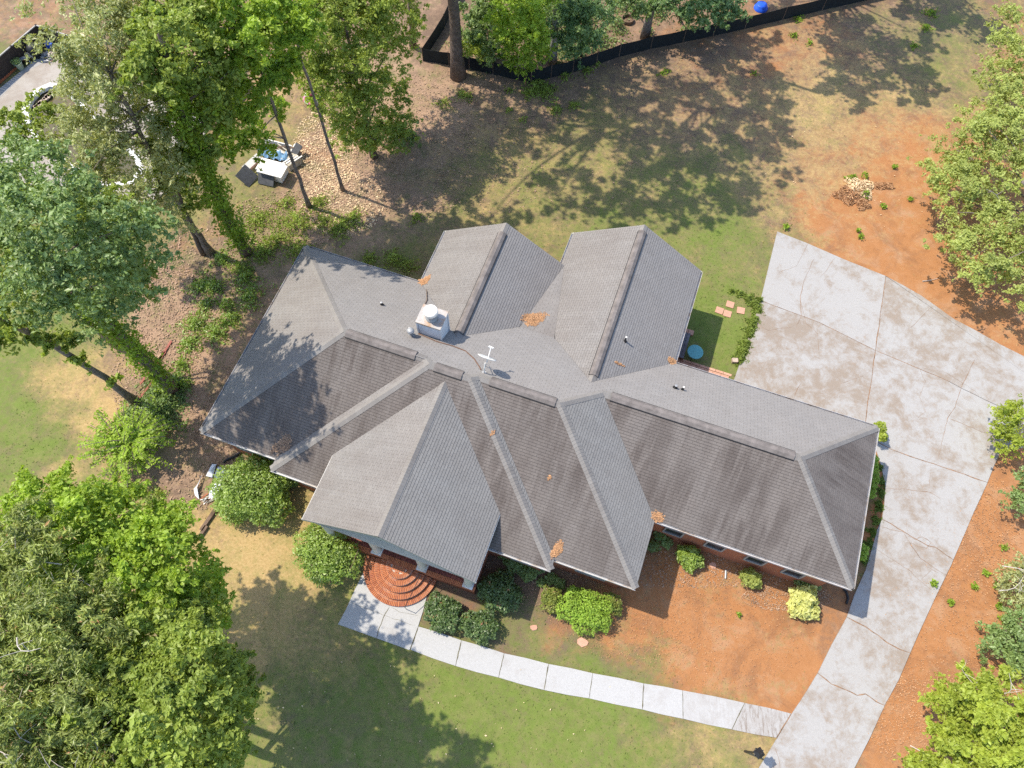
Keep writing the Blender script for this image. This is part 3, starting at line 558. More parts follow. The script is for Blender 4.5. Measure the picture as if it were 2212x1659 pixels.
def shingle_plane(key, roof):
    poly, Q, down, mk = Ppl[key]
    # a = along eave, b = plan distance uphill
    ux, uy = -down[0], -down[1]; ax, ay = uy, -ux
    lp = [(p[0]*ax+p[1]*ay, p[0]*ux+p[1]*uy) for p in poly]
    b_lo = min(p[1] for p in lp); b_hi = max(p[1] for p in lp)
    slope = pc if key == 'C' else PT; cs = math.sqrt(1+slope*slope); st = EXPO/cs
    V_, F_, T_, U_ = [], [], [], []
    k = 0; b = b_lo
    while b < b_hi-1e-4:
        bt = min(b+st, b_hi); eps = 1e-5
        I0 = scan(lp, b+eps); I1 = scan(lp, bt-eps)
        if len(I0) != len(I1) or not I0:
            Im = scan(lp, (b+bt)/2); I0 = I1 = Im
        shift = (k % 2)*TABW/2+rng.uniform(-.012, .012)
        for (l0, r0), (l1, r1) in zip(I0, I1):
            lo = min(l0, l1); hi = max(r0, r1)
            t = math.floor((lo-shift)/TABW)*TABW+shift
            while t < hi:
                A0, A1 = t+.003, t+TABW-.003
                a0, a1 = max(A0, l0), min(A1, r0); c0, c1 = max(A0, l1), min(A1, r1)
                t += TABW
                if a1-a0 < .002 and c1-c0 < .002: continue
                if a1 < a0: a0 = a1 = (c0 if abs(c0-a0) < abs(c1-a0) else c1) if False else max(min(a0, r0), l0)
                if c1 < c0: c0 = c1 = max(min(c0, r1), l1)
                n = len(V_); lift = .015+rng.uniform(-.0015, .0025)
                pts = []
                for (a, bb, dz) in ((a0, b+.007, lift), (a1, b+.007, lift), (c1, bt, .004), (c0, bt, .004), (a0, b+.007, 0), (a1, b+.007, 0)):
                    u = a*ax+bb*ux; v = a*ay+bb*uy; pts.append((u, v, Q(u, v)+dz)); U_.append((a, bb*cs))
                V_ += pts; F_ += [(n, n+1, n+2, n+3), (n+4, n+5, n+1, n)]
                tv = min(1, max(.08, rng.normal(.5, .22))); T_ += [tv, 0.0]
        b = bt; k += 1
    me_o = npmesh('shingles', np.array(V_), np.array(F_), M[mk], roof, {'tab': ('FACE', 'FLOAT', T_)})
    uvl = me_o.data.uv_layers.new(name='UVMap'); li = np.array(F_).ravel(); uvl.data.foreach_set('uv', np.array(U_, np.float32)[li].ravel())
    me_o['kind'] = 'stuff'
    return me_o
roof = empty('roof', (0, 0, 0)); roof.parent = house
for key, (poly, Q, down, mk) in Ppl.items():
    deck = mesh('roof_deck', [(u, v, Q(u, v)-.004) for u, v in poly]+[(u, v, Q(u, v)-.08) for u, v in poly],
        [tuple(range(len(poly))), tuple(range(len(poly), 2*len(poly)))[::-1]], M['deck'], roof)
    shingle_plane(key, roof)
# hip and ridge caps
def caps(p0, p1, QA, QB_, wid=.16, mat='cap', lift=.022):
    p0 = Vector(p0); p1 = Vector(p1); L = (p1-p0).length; d = (p1-p0)/L; n = Vector((-d.y, d.x)); N = max(1, int(L/.13))
    V_, F_, T_, U_ = [], [], [], []
    for i in range(N):
        a = p0+d*(L*i/N); b = p0+d*(L*(i+1)/N+.02); tv = float(np.clip(rng.normal(.55, .2), .08, 1)); k0 = len(V_)
        for q, dz in ((a, lift+.008), (b, lift-.003)):
            l = q+n*wid; r = q-n*wid
            zc = min(QA(q.x, q.y), QB_(q.x, q.y))
            V_ += [(l.x, l.y, min(QA(l.x, l.y), QB_(l.x, l.y))+dz), (q.x, q.y, zc+dz), (r.x, r.y, min(QA(r.x, r.y), QB_(r.x, r.y))+dz)]
            U_ += [(i*.13, 0), (i*.13, .1), (i*.13, .2)]
        V_ += [(V_[k0+j][0], V_[k0+j][1], V_[k0+j][2]-.03) for j in range(3)]; U_ += U_[-3:]
        F_ += [(k0, k0+1, k0+4, k0+3), (k0+1, k0+2, k0+5, k0+4), (k0+6, k0+7, k0+1, k0), (k0+7, k0+8, k0+2, k0+1)]; T_ += [tv, tv, 0, 0]
    o = npmesh('cap_shingles', np.array(V_), np.array(F_), M[mat], roof, {'tab': ('FACE', 'FLOAT', T_)})
    uvl = o.data.uv_layers.new(name='UVMap'); uvl.data.foreach_set('uv', np.array(U_, np.float32)[np.array(F_).ravel()].ravel()); o['kind'] = 'stuff'
F0q, F1q, F2q, F3q = QF(d0), QF(d1), QF(d2), QF(d3)
caps((uL,-d0), (uL+d0/2,-d0/2), F0q, QW(uL)); caps((uL,0), (uL+d0/2,-d0/2), QB, QW(uL))
caps((u1L,-d1), (u1L+d1/2,-d1/2), F1q, QW(u1L)); caps((u1L+d0/2,-d0/2), (u1L+d1/2,-d1/2), QB, QW(u1L))
caps((u1R,-d1), (u1R-d1/2,-d1/2), F1q, QE(u1R)); caps((u1R-d2/2,-d2/2), (u1R-d1/2,-d1/2), QB, QE(u1R))
caps((u2R,-d2), (u2R-d2/2,-d2/2), F2q, QE(u2R)); caps((u2R-d3/2,-d3/2), (u2R-d2/2,-d2/2), QB, QE(u2R))
caps((uR,-d3), (uR-d3/2,-d3/2), F3q, QE(uR)); caps((uR,0), (uR-d3/2,-d3/2), QB, QE(uR))
caps((uL+d0/2,-d0/2), (u1L+d0/2,-d0/2), QB, F0q); caps((u1L+d1/2,-d1/2), (u1R-d1/2,-d1/2), QB, F1q)
caps((u1R-d2/2,-d2/2), (u2R-d2/2,-d2/2), QB, F2q); caps((u2R-d3/2,-d3/2), (uR-d3/2,-d3/2), QB, F3q)
caps((g1, e1), (g1,-w1), QW(g1-w1), QE(g1+w1)); caps((g2, e2), (g2,-w2), QW(g2-w2), QE(g2+w2))
caps((gp, vp), (gp, (zrp-ZE)/PT-d1), Ppl['PW'][1], Ppl['PE'][1])
def ridge_vent(p0, p1, wid=.19, drop=None):
    p0 = Vector(p0); p1 = Vector(p1); d = (p1-p0).xy.normalized(); n = Vector((-d.y, d.x, 0)); mb = MB(); v = []
    rt = empty('ridge_vent'); rt.parent = house
    for q in (p0, p1):
        for s, dz in ((-1, .075-PT*wid), (-.35, .085-PT*wid*.28), (.35, .085-PT*wid*.28), (1, .075-PT*wid)):
            c = q+n*s*wid; v.append((c.x, c.y, q.z+dz))
    v += [(a, b, z-.025) for a, b, z in v[:8]]
    f = [(0,1,5,4),(1,2,6,5),(2,3,7,6),(0,8,9,1),(1,9,10,2),(2,10,11,3),(4,5,13,12),(5,6,14,13),(6,7,15,14)]
    f += [(8,12,13,9),(9,13,14,10),(10,14,15,11),(0,4,12,8),(3,11,15,7)]
    # cut cap strips into courses with overlap lines
    mesh('vent_cover', v, f, M['vent'], rt)
    mb = MB(); mb.add([(a, b, z-.004) for a, b, z in ((v[8][0], v[8][1], v[8][2]),)], [])
    for s in (-1, 1):
        a = p0+n*s*(wid+.012); b = p1+n*s*(wid+.012); zz_ = -PT*wid+.03
        mb2 = MB().beam((a.x, a.y, a.z+zz_), (b.x, b.y, b.z+zz_), .03, .045); mb2.build('vent_slot', M['black'], rt)
    return rt
zr = lambda d: ZE+PT*d/2
ridge_vent((-5.63,-d0/2,zr(d0)), (-2.55,-d0/2,zr(d0))); ridge_vent((-1.6,-d1/2,zr(d1)), (-.42,-d1/2,zr(d1)))
ridge_vent((.69,-d2/2,zr(d2)), (3.45,-d2/2,zr(d2))); ridge_vent((5.45,-d3/2,zr(d3)), (13.1,-d3/2,zr(d3)))
ridge_vent((g1,e1-.55,ZE+PT*w1), (g1,-w1+.25,ZE+PT*w1)); ridge_vent((g2,e2-.35,ZE+PT*w2), (g2,-w2+.35,ZE+PT*w2))
# fascia, gutters, soffit
OUT = [(uL,0),(uL,-d0),(u1L,-d0),(u1L,-d1),(u1R,-d1),(u1R,-d2),(u2R,-d2),(u2R,-d3),(uR,-d3),(uR,0),(g2+w2,0),(g2+w2,e2),(g2-w2,e2),(g2-w2,e1),(g1-w1,e1),(g1-w1,0)]
GUT = {0, 1, 2, 3, 4, 5, 6, 7, 8, 9, 10, 12, 14, 15}
for i in range(len(OUT)):
    a = OUT[i]; b = OUT[(i+1) % len(OUT)]
    L = math.dist(a, b); dx, dy = (b[0]-a[0])/L, (b[1]-a[1])/L; nx_, ny_ = dy*-1, dx    # outward is to the right of travel (polygon runs counter-clockwise)
    ox, oy = dy, -dx
    if i in (11, 13): continue
    MB().beam((a[0]-ox*.02, a[1]-oy*.02, ZE-.075), (b[0]-ox*.02, b[1]-oy*.02, ZE-.075), .03, .14).build('fascia', M['trim'], house)
    if i in GUT and i not in (2, 4, 6):
        g = MB(); w_ = .085
        for k0, k1, z0, z1 in ((0, w_, -.13, -.125), (w_-.012, w_, -.125, -.012), (0, .008, -.125, -.02)):
            v = []
            for (p, t) in ((a, .01), (b, -.01)):
                for kk, z in ((k0, z0), (k1, z0), (k1, z1), (k0, z1)): v.append((p[0]+dx*t+ox*(kk+.004), p[1]+dy*t+oy*(kk+.004), ZE+z))
            g.add(v, [(0,1,2,3),(7,6,5,4),(0,4,5,1),(1,5,6,2),(2,6,7,3),(3,7,4,0)])
        g.build('gutter', M['gutter'], house)
mesh('soffit', [(p[0]*1.0, p[1], ZE-.16) for p in OUT], [tuple(range(len(OUT)))], M['white'], house)
# rake boards
for nm, g, wd, v, z0, side in (('g1', g1, w1, e1, ZE, 1), ('g2', g2, w2, e2, ZE, 1), ('p', gp, wp, vp, zep, -1)):
    for s in (-1, 1):
        w_ = wd if not (nm == 'g1' and s == 1) else (um-g1)
        zl = z0+PT*(wd-w_)
        MB().beam((g, v-side*.02, z0+PT*wd-.10), (g+s*w_, v-side*.02, zl-.10), .035, .17).build('rake_board', M['sage' if nm == 'p' else 'white'], house)
# walls
INS = .45
def wall(a, b, z0, z1, name='wall', mat='brickwall'):
    return MB().beam((a[0], a[1], (z0+z1)/2), (b[0], b[1], (z0+z1)/2), .2, z1-z0).build(name, M[mat], house)
def inset(poly, d):
    out = []; n = len(poly)
    for i in range(n):
        a = Vector(poly[i-1]); b = Vector(poly[i]); c = Vector(poly[(i+1) % n]); d1_ = (b-a).normalized(); d2_ = (c-b).normalized()
        n1 = Vector((-d1_.y, d1_.x)); n2 = Vector((-d2_.y, d2_.x)); k_ = 1+n1.dot(n2)
        out.append(b+(n1+n2)*d/k_ if k_ > .2 else b+n1*d)
    return out
WP = inset(OUT, INS)
for i in range(len(WP)): wall(WP[i], WP[(i+1) % len(WP)], 0, ZE-.17)
for g, wd, v in ((g1, w1, e1), (g2, w2, e2)):
    hw = wd-.45
    mesh('gable_wall', [(g-hw, v-.45, ZE-.16), (g+hw, v-.45, ZE-.16), (g, v-.45, ZE-.16+PT*hw+.1), (g-hw, v-.35, ZE-.16), (g+hw, v-.35, ZE-.16), (g, v-.35, ZE-.16+PT*hw+.1)],
        [(0,1,2),(5,4,3),(0,3,4,1),(1,4,5,2),(2,5,3,0)], M['brickwall'], house)
def window(c, along, out, w_, h_, z):    # c on the wall face
    fr = MB(); a = Vector((along[0], along[1], 0)); o_ = Vector((out[0], out[1], 0)); c = Vector((c[0], c[1], z))
    for s in (-1, 1):
        fr.beam(c+a*s*w_/2+o_*.03, c+a*s*w_/2+o_*.03+Vector((0, 0, h_)), .07, .07); fr.beam(c-a*w_/2+o_*.03+Vector((0, 0, h_*(s+1)/2)), c+a*w_/2+o_*.03+Vector((0, 0, h_*(s+1)/2)), .07, .09)
    fr.beam(c-a*w_/2+o_*.03+Vector((0, 0, h_/2)), c+a*w_/2+o_*.03+Vector((0, 0, h_/2)), .05, .05)
    f = fr.build('window', M['fascia'], house)
    p = MB(); p.beam(c+o_*.012, c+o_*.012+Vector((0, 0, h_)), w_, .01, up=(out[0], out[1], 0)); 
    mesh('pane', [c-a*w_/2+o_*.015, c+a*w_/2+o_*.015, c+a*w_/2+o_*.015+Vector((0, 0, h_)), c-a*w_/2+o_*.015+Vector((0, 0, h_))], [(0, 1, 2, 3)], M['glass'], f)
    return f
vf3 = -d3+INS-.1
for u in (9.9, 11.75, 13.55, 15.2): window((u, vf3), (1, 0), (0, -1), .8, 1.4, 1.02)
for u in (-9.6, -8.6): window((u, -d0+INS-.1), (1, 0), (0, -1), .8, 1.5, 1.0)
window((7.0, -d2+INS-.1), (1, 0), (0, -1), 1.3, 1.5, 1.0)
window((4.0, -d1+INS-.1), (1, 0), (0, -1), .9, 1.5, 1.0); window((-6.0, -d1+INS-.1), (1, 0), (0, -1), .9, 1.5, 1.0)
# front door under the portico
fd = MB().box(-1.55, -.5, -d1+INS-.16, -d1+INS-.1, .84, 2.95).build('door', M['white'], house)
MB().lathe([(.0, 0), (.03, .0), (.03, .05)], 8, (-.62, -d1+INS-.2, 1.85)).build('handle', M['galv'], fd)
# portico frame: beams, ceiling, pediment, columns
MB().box(gp-wp+.35, gp+wp-.35, vp+.22, vp+.62, zep-.38, zep-.06).build('portico_beam', M['cream'], house)
for s in (-1, 1): MB().box(gp+s*(wp-.55)-.16, gp+s*(wp-.55)+.16, vp+.63, -d1+.5, zep-.38, zep-.06).build('portico_beam', M['cream'], house)
MB().box(gp-wp+.05, gp+wp-.05, vp+.04, -d1+1.3, zep-.055, zep-.03).build('portico_ceiling', M['cream'], house)
for s in (-1, 1): MB().beam((gp+s*(wp-.0), vp, zep-.09), (gp+s*wp, (zep-ZE)/PT-d1, zep-.09), .04, .14).build('fascia', M['white'], house)
mesh('pediment', [(gp-wp+.3, vp+.30, zep-.03), (gp+wp-.3, vp+.30, zep-.03), (gp, vp+.30, zrp-.14-.16)], [(0, 1, 2)], M['sage'], house)
PZ = .84
for u in (-4.24, -2.09, .04, 2.18):
    c = empty('column', (u, -12.07, PZ)); c.parent = house
    MB().box(-.23, .23, -.23, .23, 0, .10).build('plinth', M['white'], c)
    MB().lathe([(.20, .10), (.20, .14), (.175, .18), (.17, 1.2), (.15, 2.55), (.15, 2.62), (.19, 2.66), (.19, 2.72)], 20).build('shaft', M['cream'], c, smooth=True)
    MB().box(-.22, .22, -.22, .22, 2.72, 2.82).build('capital', M['cream'], c)

# porch floor and half-round steps
porch = empty('brick_porch', (HO[0], HO[1], 0), YAW); tag(porch, 'raised red brick porch floor under the portico columns', 'porch')
pu0, pu1, pv0, pv1 = -4.52, 2.52, -12.32, -d1+INS-.1
MB().box(pu0+.02, pu1-.02, pv0+.02, pv1, 0, PZ-.02).build('porch_base', M['brickwall'], porch)
bm_cache = {}
def brick_at(name, parent, c, sz, rz, mat, z):
    key = (name, tuple(round(s, 3) for s in sz), mat)
    if key not in bm_cache:
        x, y, h = sz[0]/2, sz[1]/2, sz[2]; b = min(.006, x*.1)
        v = [(-x, -y, 0), (x, -y, 0), (x, y, 0), (-x, y, 0), (-x, -y, h-b), (x, -y, h-b), (x, y, h-b), (-x, y, h-b), (-x+b, -y+b, h), (x-b, -y+b, h), (x-b, y-b, h), (-x+b, y-b, h)]
        f = [(3, 2, 1, 0), (8, 9, 10, 11)]+[(i, (i+1) % 4, (i+1) % 4+4, i+4) for i in range(4)]+[(i+4, (i+1) % 4+4, (i+1) % 4+8, i+8) for i in range(4)]
        me = bpy.data.meshes.new(name); me.from_pydata(v, [], f); me.materials.append(M[mat]); bm_cache[key] = me
    o = bpy.data.objects.new(name, bm_cache[key]); o.location = (c[0], c[1], z+random.uniform(-.002, .002)); o.rotation_euler = (0, 0, rz+random.uniform(-.01, .01))
    return link(o, parent)
# soldier border at the front and the sides
nb_ = int((pu1-pu0)/.075)
for i in range(nb_): brick_at('brick', porch, (pu0+(i+.5)*(pu1-pu0)/nb_, pv0+.085), ((pu1-pu0)/nb_-.012, .20, .05), 0, 'brick', PZ-.02)
v = pv0+.20; r = 0
while v < pv1-.05:
    u = pu0+.02+(r % 2)*.13-.13; 
    while u < pu1-.05:
        a = max(u, pu0+.02); b = min(u+.26, pu1-.02)
        if b-a > .06: brick_at('paver', porch, ((a+b)/2, v+.065), (round(b-a-.014, 3), .118, .04), 0, 'paver_red', PZ-.02)
        u += .26
    v += .13; r += 1
    if r > 10: break
MB().box(pu0+.02, pu1-.02, v, pv1, PZ-.02, PZ+.015).build('porch_floor', M['paver_red'], porch)
steps = empty('brick_steps', H(-.95, pv0), YAW); tag(steps, 'half-round orange brick steps fanning out from the porch', 'steps')
for r_, zt in ((1.69, .15), (1.42, .30), (1.15, .45), (.88, .60), (.61, .74)):
    poly = [(r_*.985*math.cos(t), -r_*.985*math.sin(t)) for t in [math.pi*i/32 for i in range(33)]]
    MB().prism(ccw(poly), 0, zt-.035).build('step_core', M['mortar'], steps)
    n = int(math.pi*r_/.082)
    for i in range(n):
        t = math.pi*(i+.5)/n; rr = r_-.105
        brick_at('brick', steps, (rr*math.cos(t), -rr*math.sin(t)), (.20, math.pi*(r_-.1)/n-.017, .05), -t, 'brick', zt-.05)
    if r_ < 1.6 or True:
        n2 = max(3, int(math.pi*(r_-.25)/.2))
        for i in range(n2):
            t = math.pi*(i+.5)/n2; rr = r_-.245
            if r_ > .7: brick_at('brick', steps, (rr*math.cos(t), -rr*math.sin(t)), (.052, math.pi*rr/n2-.016, .045), -t, 'brick', zt-.05)
for i in range(8):
    for j in range(4):
        x = (i-3.5)*.1+(j % 2)*.0; y = -(j+.5)*.1
        if math.hypot(x, y) < .38: brick_at('brick', steps, (x, y), (.088, .088, .045), 0, 'brick', .74-.05)
rail = empty('handrail', H(-2.75, -12.45)); rail.rotation_euler = (0, 0, YAW); tag(rail, 'thin rusty handrail beside the left of the front steps', 'handrail')
MB().tube([(0, 0, PZ), (0, 0, 1.45)], .012, 6).build('post', M['steel_black'], rail)
MB().tube([(-.12, -1.0, 0), (-.12, -1.0, .85)], .012, 6).build('post', M['steel_black'], rail)
MB().tube([(0, .05, 1.45), (-.12, -1.05, .85)], .013, 6).build('rail', M['timber'], rail)
rail2 = empty('handrail', H(.55, -12.45)); rail2.rotation_euler = (0, 0, YAW); tag(rail2, 'thin dark grab post standing on the right of the round steps', 'handrail')
MB().tube([(-.6, -1.45, .05), (-.6, -1.45, .75)], .014, 6).build('post', M['steel_black'], rail2)
MB().tube([(-.35, -.1, PZ), (-.35, -.1, 1.5)], .014, 6).build('post', M['steel_black'], rail2)
MB().tube([(-.35, -.05, 1.5), (-.6, -1.47, .75)], .014, 6).build('rail', M['steel_black'], rail2)

# chimney
ch = empty('chimney', (0, 0, 0)); ch.parent = house
cu0, cu1, cv0, cv1, ct = -3.10, -2.08, -3.70, -2.88, 6.66
MB().box(cu0+.02, cu1-.02, cv0+.02, cv1-.02, 4.6, ct-.04).build('chimney_core', M['siding'], ch)
nb2 = 15
for i in range(nb2):
    z0 = 4.95+i*(ct-5.0)/nb2; z1 = z0+(ct-5.0)/nb2+.006
    for (a, b, o_) in (((cu0, cv0), (cu1, cv0), (0, -1)), ((cu1, cv0), (cu1, cv1), (1, 0)), ((cu1, cv1), (cu0, cv1), (0, 1)), ((cu0, cv1), (cu0, cv0), (-1, 0))):
        if o_ in ((0, 1), (-1, 0)) and z1 < 5.2: continue
        if o_ == (0, -1) and z1 < 5.62: continue
        dxx = Vector((b[0]-a[0], b[1]-a[1])).normalized()*.05
        v = [(a[0]+dxx.x+o_[0]*.018, a[1]+dxx.y+o_[1]*.018, z0), (b[0]-dxx.x+o_[0]*.018, b[1]-dxx.y+o_[1]*.018, z0), (b[0]-dxx.x+o_[0]*.002, b[1]-dxx.y+o_[1]*.002, z1), (a[0]+dxx.x+o_[0]*.002, a[1]+dxx.y+o_[1]*.002, z1),
             (a[0]+dxx.x, a[1]+dxx.y, z0), (b[0]-dxx.x, b[1]-dxx.y, z0)]
        mesh('siding_board', v, [(0, 1, 2, 3), (4, 5, 1, 0)], M['siding'], ch)
for (x, y) in ((cu0, cv0), (cu1, cv0), (cu1, cv1), (cu0, cv1)):
    MB().box(x-.035, x+.035, y-.035, y+.035, 4.7, ct-.02).build('corner_trim', M['siding'], ch)
MB().box(cu0-.05, cu1+.05, cv0-.05, cv1+.05, ct-.045, ct).box(cu0-.05, cu1+.05, cv0-.055, cv0-.045, ct-.09, ct-.02).build('cap', M['capm'], ch)
MB().lathe([(.25, 0), (.26, .05), (.19, .09), (.19, .28), (.25, .33), (.25, .40)], 24, (-2.58, -3.34, ct)).build('flue', M['galv'], ch, smooth=True)
MB().lathe([(.27, 0), (.30, .02), (.30, .16), (.27, .20), (.05, .22)], 28, (-2.58, -3.34, ct+.42)).build('flue_cap', M['flue'], ch)
def leafpile(name, label, c, rad, n, mat, zf, size=.05, cat='leaf pile', stretch=(1, 1), rz=0, hgt=.05):
    root = empty(name, c); tag(root, label, cat)
    t = rng.random(n)*2*np.pi; r = np.sqrt(rng.random(n))
    x = r*np.cos(t)*rad*stretch[0]; y = r*np.sin(t)*rad*stretch[1]
    edge = 1+.14*np.sin(t*3+1)+.1*np.sin(t*7)+.12*rng.normal(size=n)
    x *= edge; y *= edge; cr_, sr_ = math.cos(rz), math.sin(rz); x, y = x*cr_-y*sr_, x*sr_+y*cr_
    z = np.array([zf(c[0]+a, c[1]+b) for a, b in zip(x, y)])+rng.random(n)*hgt*(1-r)+.025
    C = np.column_stack([x+c[0], y+c[1], z])-np.array(c)
    leaf_object('leaves', C, size, mat, root, flat=.75)
    return root
def leaf_object(name, C, size, mat, parent, flat=.4, outward=None, aspect=.55, loc=None, clump_tint=None):
    n = len(C)
    N = rng.normal(size=(n, 3)); N /= np.linalg.norm(N, axis=1)[:, None]
    N = N*(1-flat)+np.array([0, 0, 1])*flat
    if outward is not None: N += outward*.45
    N /= np.linalg.norm(N, axis=1)[:, None]
    A = np.cross(N, rng.normal(size=(n, 3))); A /= np.linalg.norm(A, axis=1)[:, None]; B = np.cross(N, A)
    s = (size*np.clip(np.exp(rng.normal(-.05, .38, n)), .35, 1.9))[:, None]
    V_ = np.stack([C-A*s, C-B*s*aspect+N*s*.12, C+A*s, C+B*s*aspect+N*s*.12], 1).reshape(-1, 3)
    F_ = np.arange(n*4).reshape(n, 4)
    tint = rng.random(n)
    if clump_tint is not None: tint = np.clip(tint*.55+clump_tint*.45, 0, 1)
    return npmesh(name, V_, F_, M[mat] if isinstance(mat, str) else mat, parent, {'tint': ('FACE', 'FLOAT', tint)}, loc=loc)
def roofz(x, y):
    u, v = to_uv((x, y)); z = -1
    for key, (poly, Q, down, mk) in Ppl.items():
        if bool(inpoly(np.array([[u, v]]), poly)[0]): z = max(z, Q(u, v))
    return z if z > 0 else ZE
def roofpt(u, v): p = H(u, v); return (p.x, p.y, roofz(p.x, p.y))
for (u, v, r_, n, st, rz, lab, mt) in (
    (-4.62,.10,.30,420,(1,.7),.9,'rusty leaf pile in the valley behind the chimney','l_litterr'),
    (1.02,-.35,.42,900,(1.3,.75),.7,'largest rusty leaf pile between the two rear gables','l_litterr'),
    (5.30,-10.0,.27,520,(.6,1.2),-.3,'tan leaf pile clogging the eave corner right of the portico','l_litterr'),
    (8.83,-7.25,.26,260,(1,.8),0,'small orange leaf pile in the front valley notch','l_litterr'),
    (7.60,-.02,.22,220,(1,.7),.5,'orange leaf pile at the gutter end behind the garage wing','l_litterr'),
    (-7.10,-9.72,.42,520,(.6,1.1),-.7,'brown leaf pile where the left hip meets the front eave','l_litter'),
    (5.35,-1.75,.12,60,(2.4,.4),.2,'thin orange leaf strip in the lower valley of the right gable','l_litterr'),
    (1.43,-6.95,.09,40,(.7,1.3),-.4,'tiny rusty leaf clump beside the portico ridge valley','l_litterr'),
    (4.12,-7.70,.08,35,(.8,1.2),-.4,'tiny rusty leaf clump in the narrow middle valley','l_litterr')):
    p = roofpt(u, v); leafpile('leaf_pile', lab, p, r_, n, mt, roofz, .035, stretch=st, rz=rz+YAW)
for s, (a, b) in enumerate((((-3.25,-3.78),(-2.0,-3.80)),)):
    pass
# thin debris trail and cable
def surfline(pts, dz=.03): return [Vector((p[0], p[1], 0))+Vector((0, 0, QB(*p)+dz)) for p in pts]
cab = MB().tube(surfline([(-4.3,-.4),(-3.9,-1.2),(-3.75,-1.9),(-3.45,-2.4),(-3.2,-2.8)], .03), .03, 5).build('debris_line', M['bark2'], house)
cab = MB().tube(surfline([(-3.1,-3.78),(-2.2,-3.9),(-1.5,-3.85),(-.9,-3.9),(-.4,-4.2),(.0,-4.6),(.12,-4.75)], .03), .022, 5).build('cable', M['brown'], house)
# vent pipes
def pipe(u, v, z, r_=.035, h=.28, cap=None, mat='black'):
    p = empty('vent_pipe', (u, v, z-.03)); p.parent = house
    MB().lathe([(r_*2.6, 0), (r_*2.4, .03), (r_*1.3, .12), (r_, .13), (r_, h), (r_*.7, h)], 14).build('pipe', M[mat], p)
    if cap: MB().lathe([(r_*1.05, h-.02), (r_*1.15, h), (r_*1.15, h+.03), (r_*.5, h+.035)], 14).build('pipe_cap', M[cap], p)
pipe(-5.39, -2.63, QB(0, -2.63), .04, .24, 'galv'); pipe(7.96, -1.84, QB(0, -1.84), .05, .26, 'galv'); pipe(8.28, -1.80, QB(0, -1.80), .035, .30, 'flue')
pipe(5.29, -.60, ZE+PT*(g2+w2-5.29), .035, .38, 'flue'); pipe(-3.5, -3.75, QB(0, -3.75), .035, .25, 'flue')
gv = empty('roof_vent', (-3.30, -4.0, QB(0, -4.0)-.05)); gv.parent = house
MB().lathe([(.16, 0), (.15, .06), (.085, .10), (.085, .34), (.14, .38)], 16).build('vent_stack', M['galv'], gv, smooth=True)
MB().lathe([(.145, .38), (.155, .40), (.155, .47), (.10, .53), (.02, .55)], 18).build('vent_cap', M['galv'], gv)
# satellite dish
pd = roofpt(.30, -4.86); dish = empty('satellite_dish', (pd[0], pd[1], pd[2])); tag(dish, 'white satellite dish on a tripod mast at the middle of the ridge', 'satellite dish')
MB().tube([(0, 0, 0), (.02, .02, .45), (.05, .10, .72)], .028, 8).build('mast', M['white'], dish)
MB().tube([(.52, .08, .0), (.03, .03, .6)], .012, 6).build('strut', M['galv'], dish); MB().tube([(.10, .48, -.15), (.03, .03, .6)], .012, 6).build('strut', M['galv'], dish)
MB().box(-.09, .09, -.07, .07, -.01, .02).build('base_plate', M['galv'], dish)
dc = Vector((.10, .22, .84)); ax_ = Vector((.30, .78, .52)).normalized()
xx = ax_.cross(Vector((0, 0, 1))).normalized(); yy = ax_.cross(xx)
mb = MB(); ring = []; 
for j, (r_, dd) in enumerate(((.02, 0), (.15, .008), (.28, .03), (.38, .06))):
    for i in range(28):
        t = 2*math.pi*i/28; mb.v.append(tuple(dc+xx*r_*math.cos(t)*1.05+yy*r_*math.sin(t)+ax_*dd))
for j in range(3):
    for i in range(28): mb.f.append((j*28+i, j*28+(i+1) % 28, (j+1)*28+(i+1) % 28, (j+1)*28+i))
mb.f.append(tuple(range(28)))
o = mb.build('dish', M['white'], dish, smooth=True); sm = o.modifiers.new('solid', 'SOLIDIFY'); sm.thickness = .015
tip = dc+ax_*.52-yy*.0+Vector((0, .0, -.05))
MB().beam(dc-Vector((0, 0, .32)), tip, .035, .035).beam(tip-xx*.1, tip+xx*.1, .06, .05).build('feed_arm', M['white'], dish)

# downspout at the portico corner, drain pipes
MB().box(-.0, .07, -.03, .04, 1.2, 3.1).build('downspout', M['white'], house).location = (u1L+.1, -d1+.36, 0)
def pipe_thing(name, label, cat, pts, r_, mat, ribs=False):
    c = Vector(pts[0]); root = empty(name, c); tag(root, label, cat)
    P_ = [Vector(p)-c for p in pts]
    if ribs:
        Q_ = []; R_ = []
        for i in range(len(P_)-1):
            for k_ in range(10): Q_.append(P_[i].lerp(P_[i+1], k_/10)); R_.append(r_*(1 if (k_ % 2) else .86))
        MB().tube(Q_, R_, 8).build('pipe', M[mat], root)
    else: MB().tube(P_, r_, 8).build('pipe', M[mat], root)
    return root
pipe_thing('drain_pipe', 'black corrugated drain pipe curving from the front right house corner', 'drain pipe', [at(1822,1272,.08), at(1828,1278,.07), at(1832,1292,.07), at(1828,1306,.07)], .06, 'black', True)
pipe_thing('drain_pipe', 'black corrugated drain pipe beside the big round bush at the left wall', 'drain pipe', [at(523,972,.1), at(510,985,.07), at(490,993,.07), at(482,1000,.06)], .065, 'black', True)
pipe_thing('downspout_piece', 'short grey piece of downspout lying on the clay bed', 'pipe', [at(1568,1231,.07), at(1567,1250,.07)], .045, 'galv')

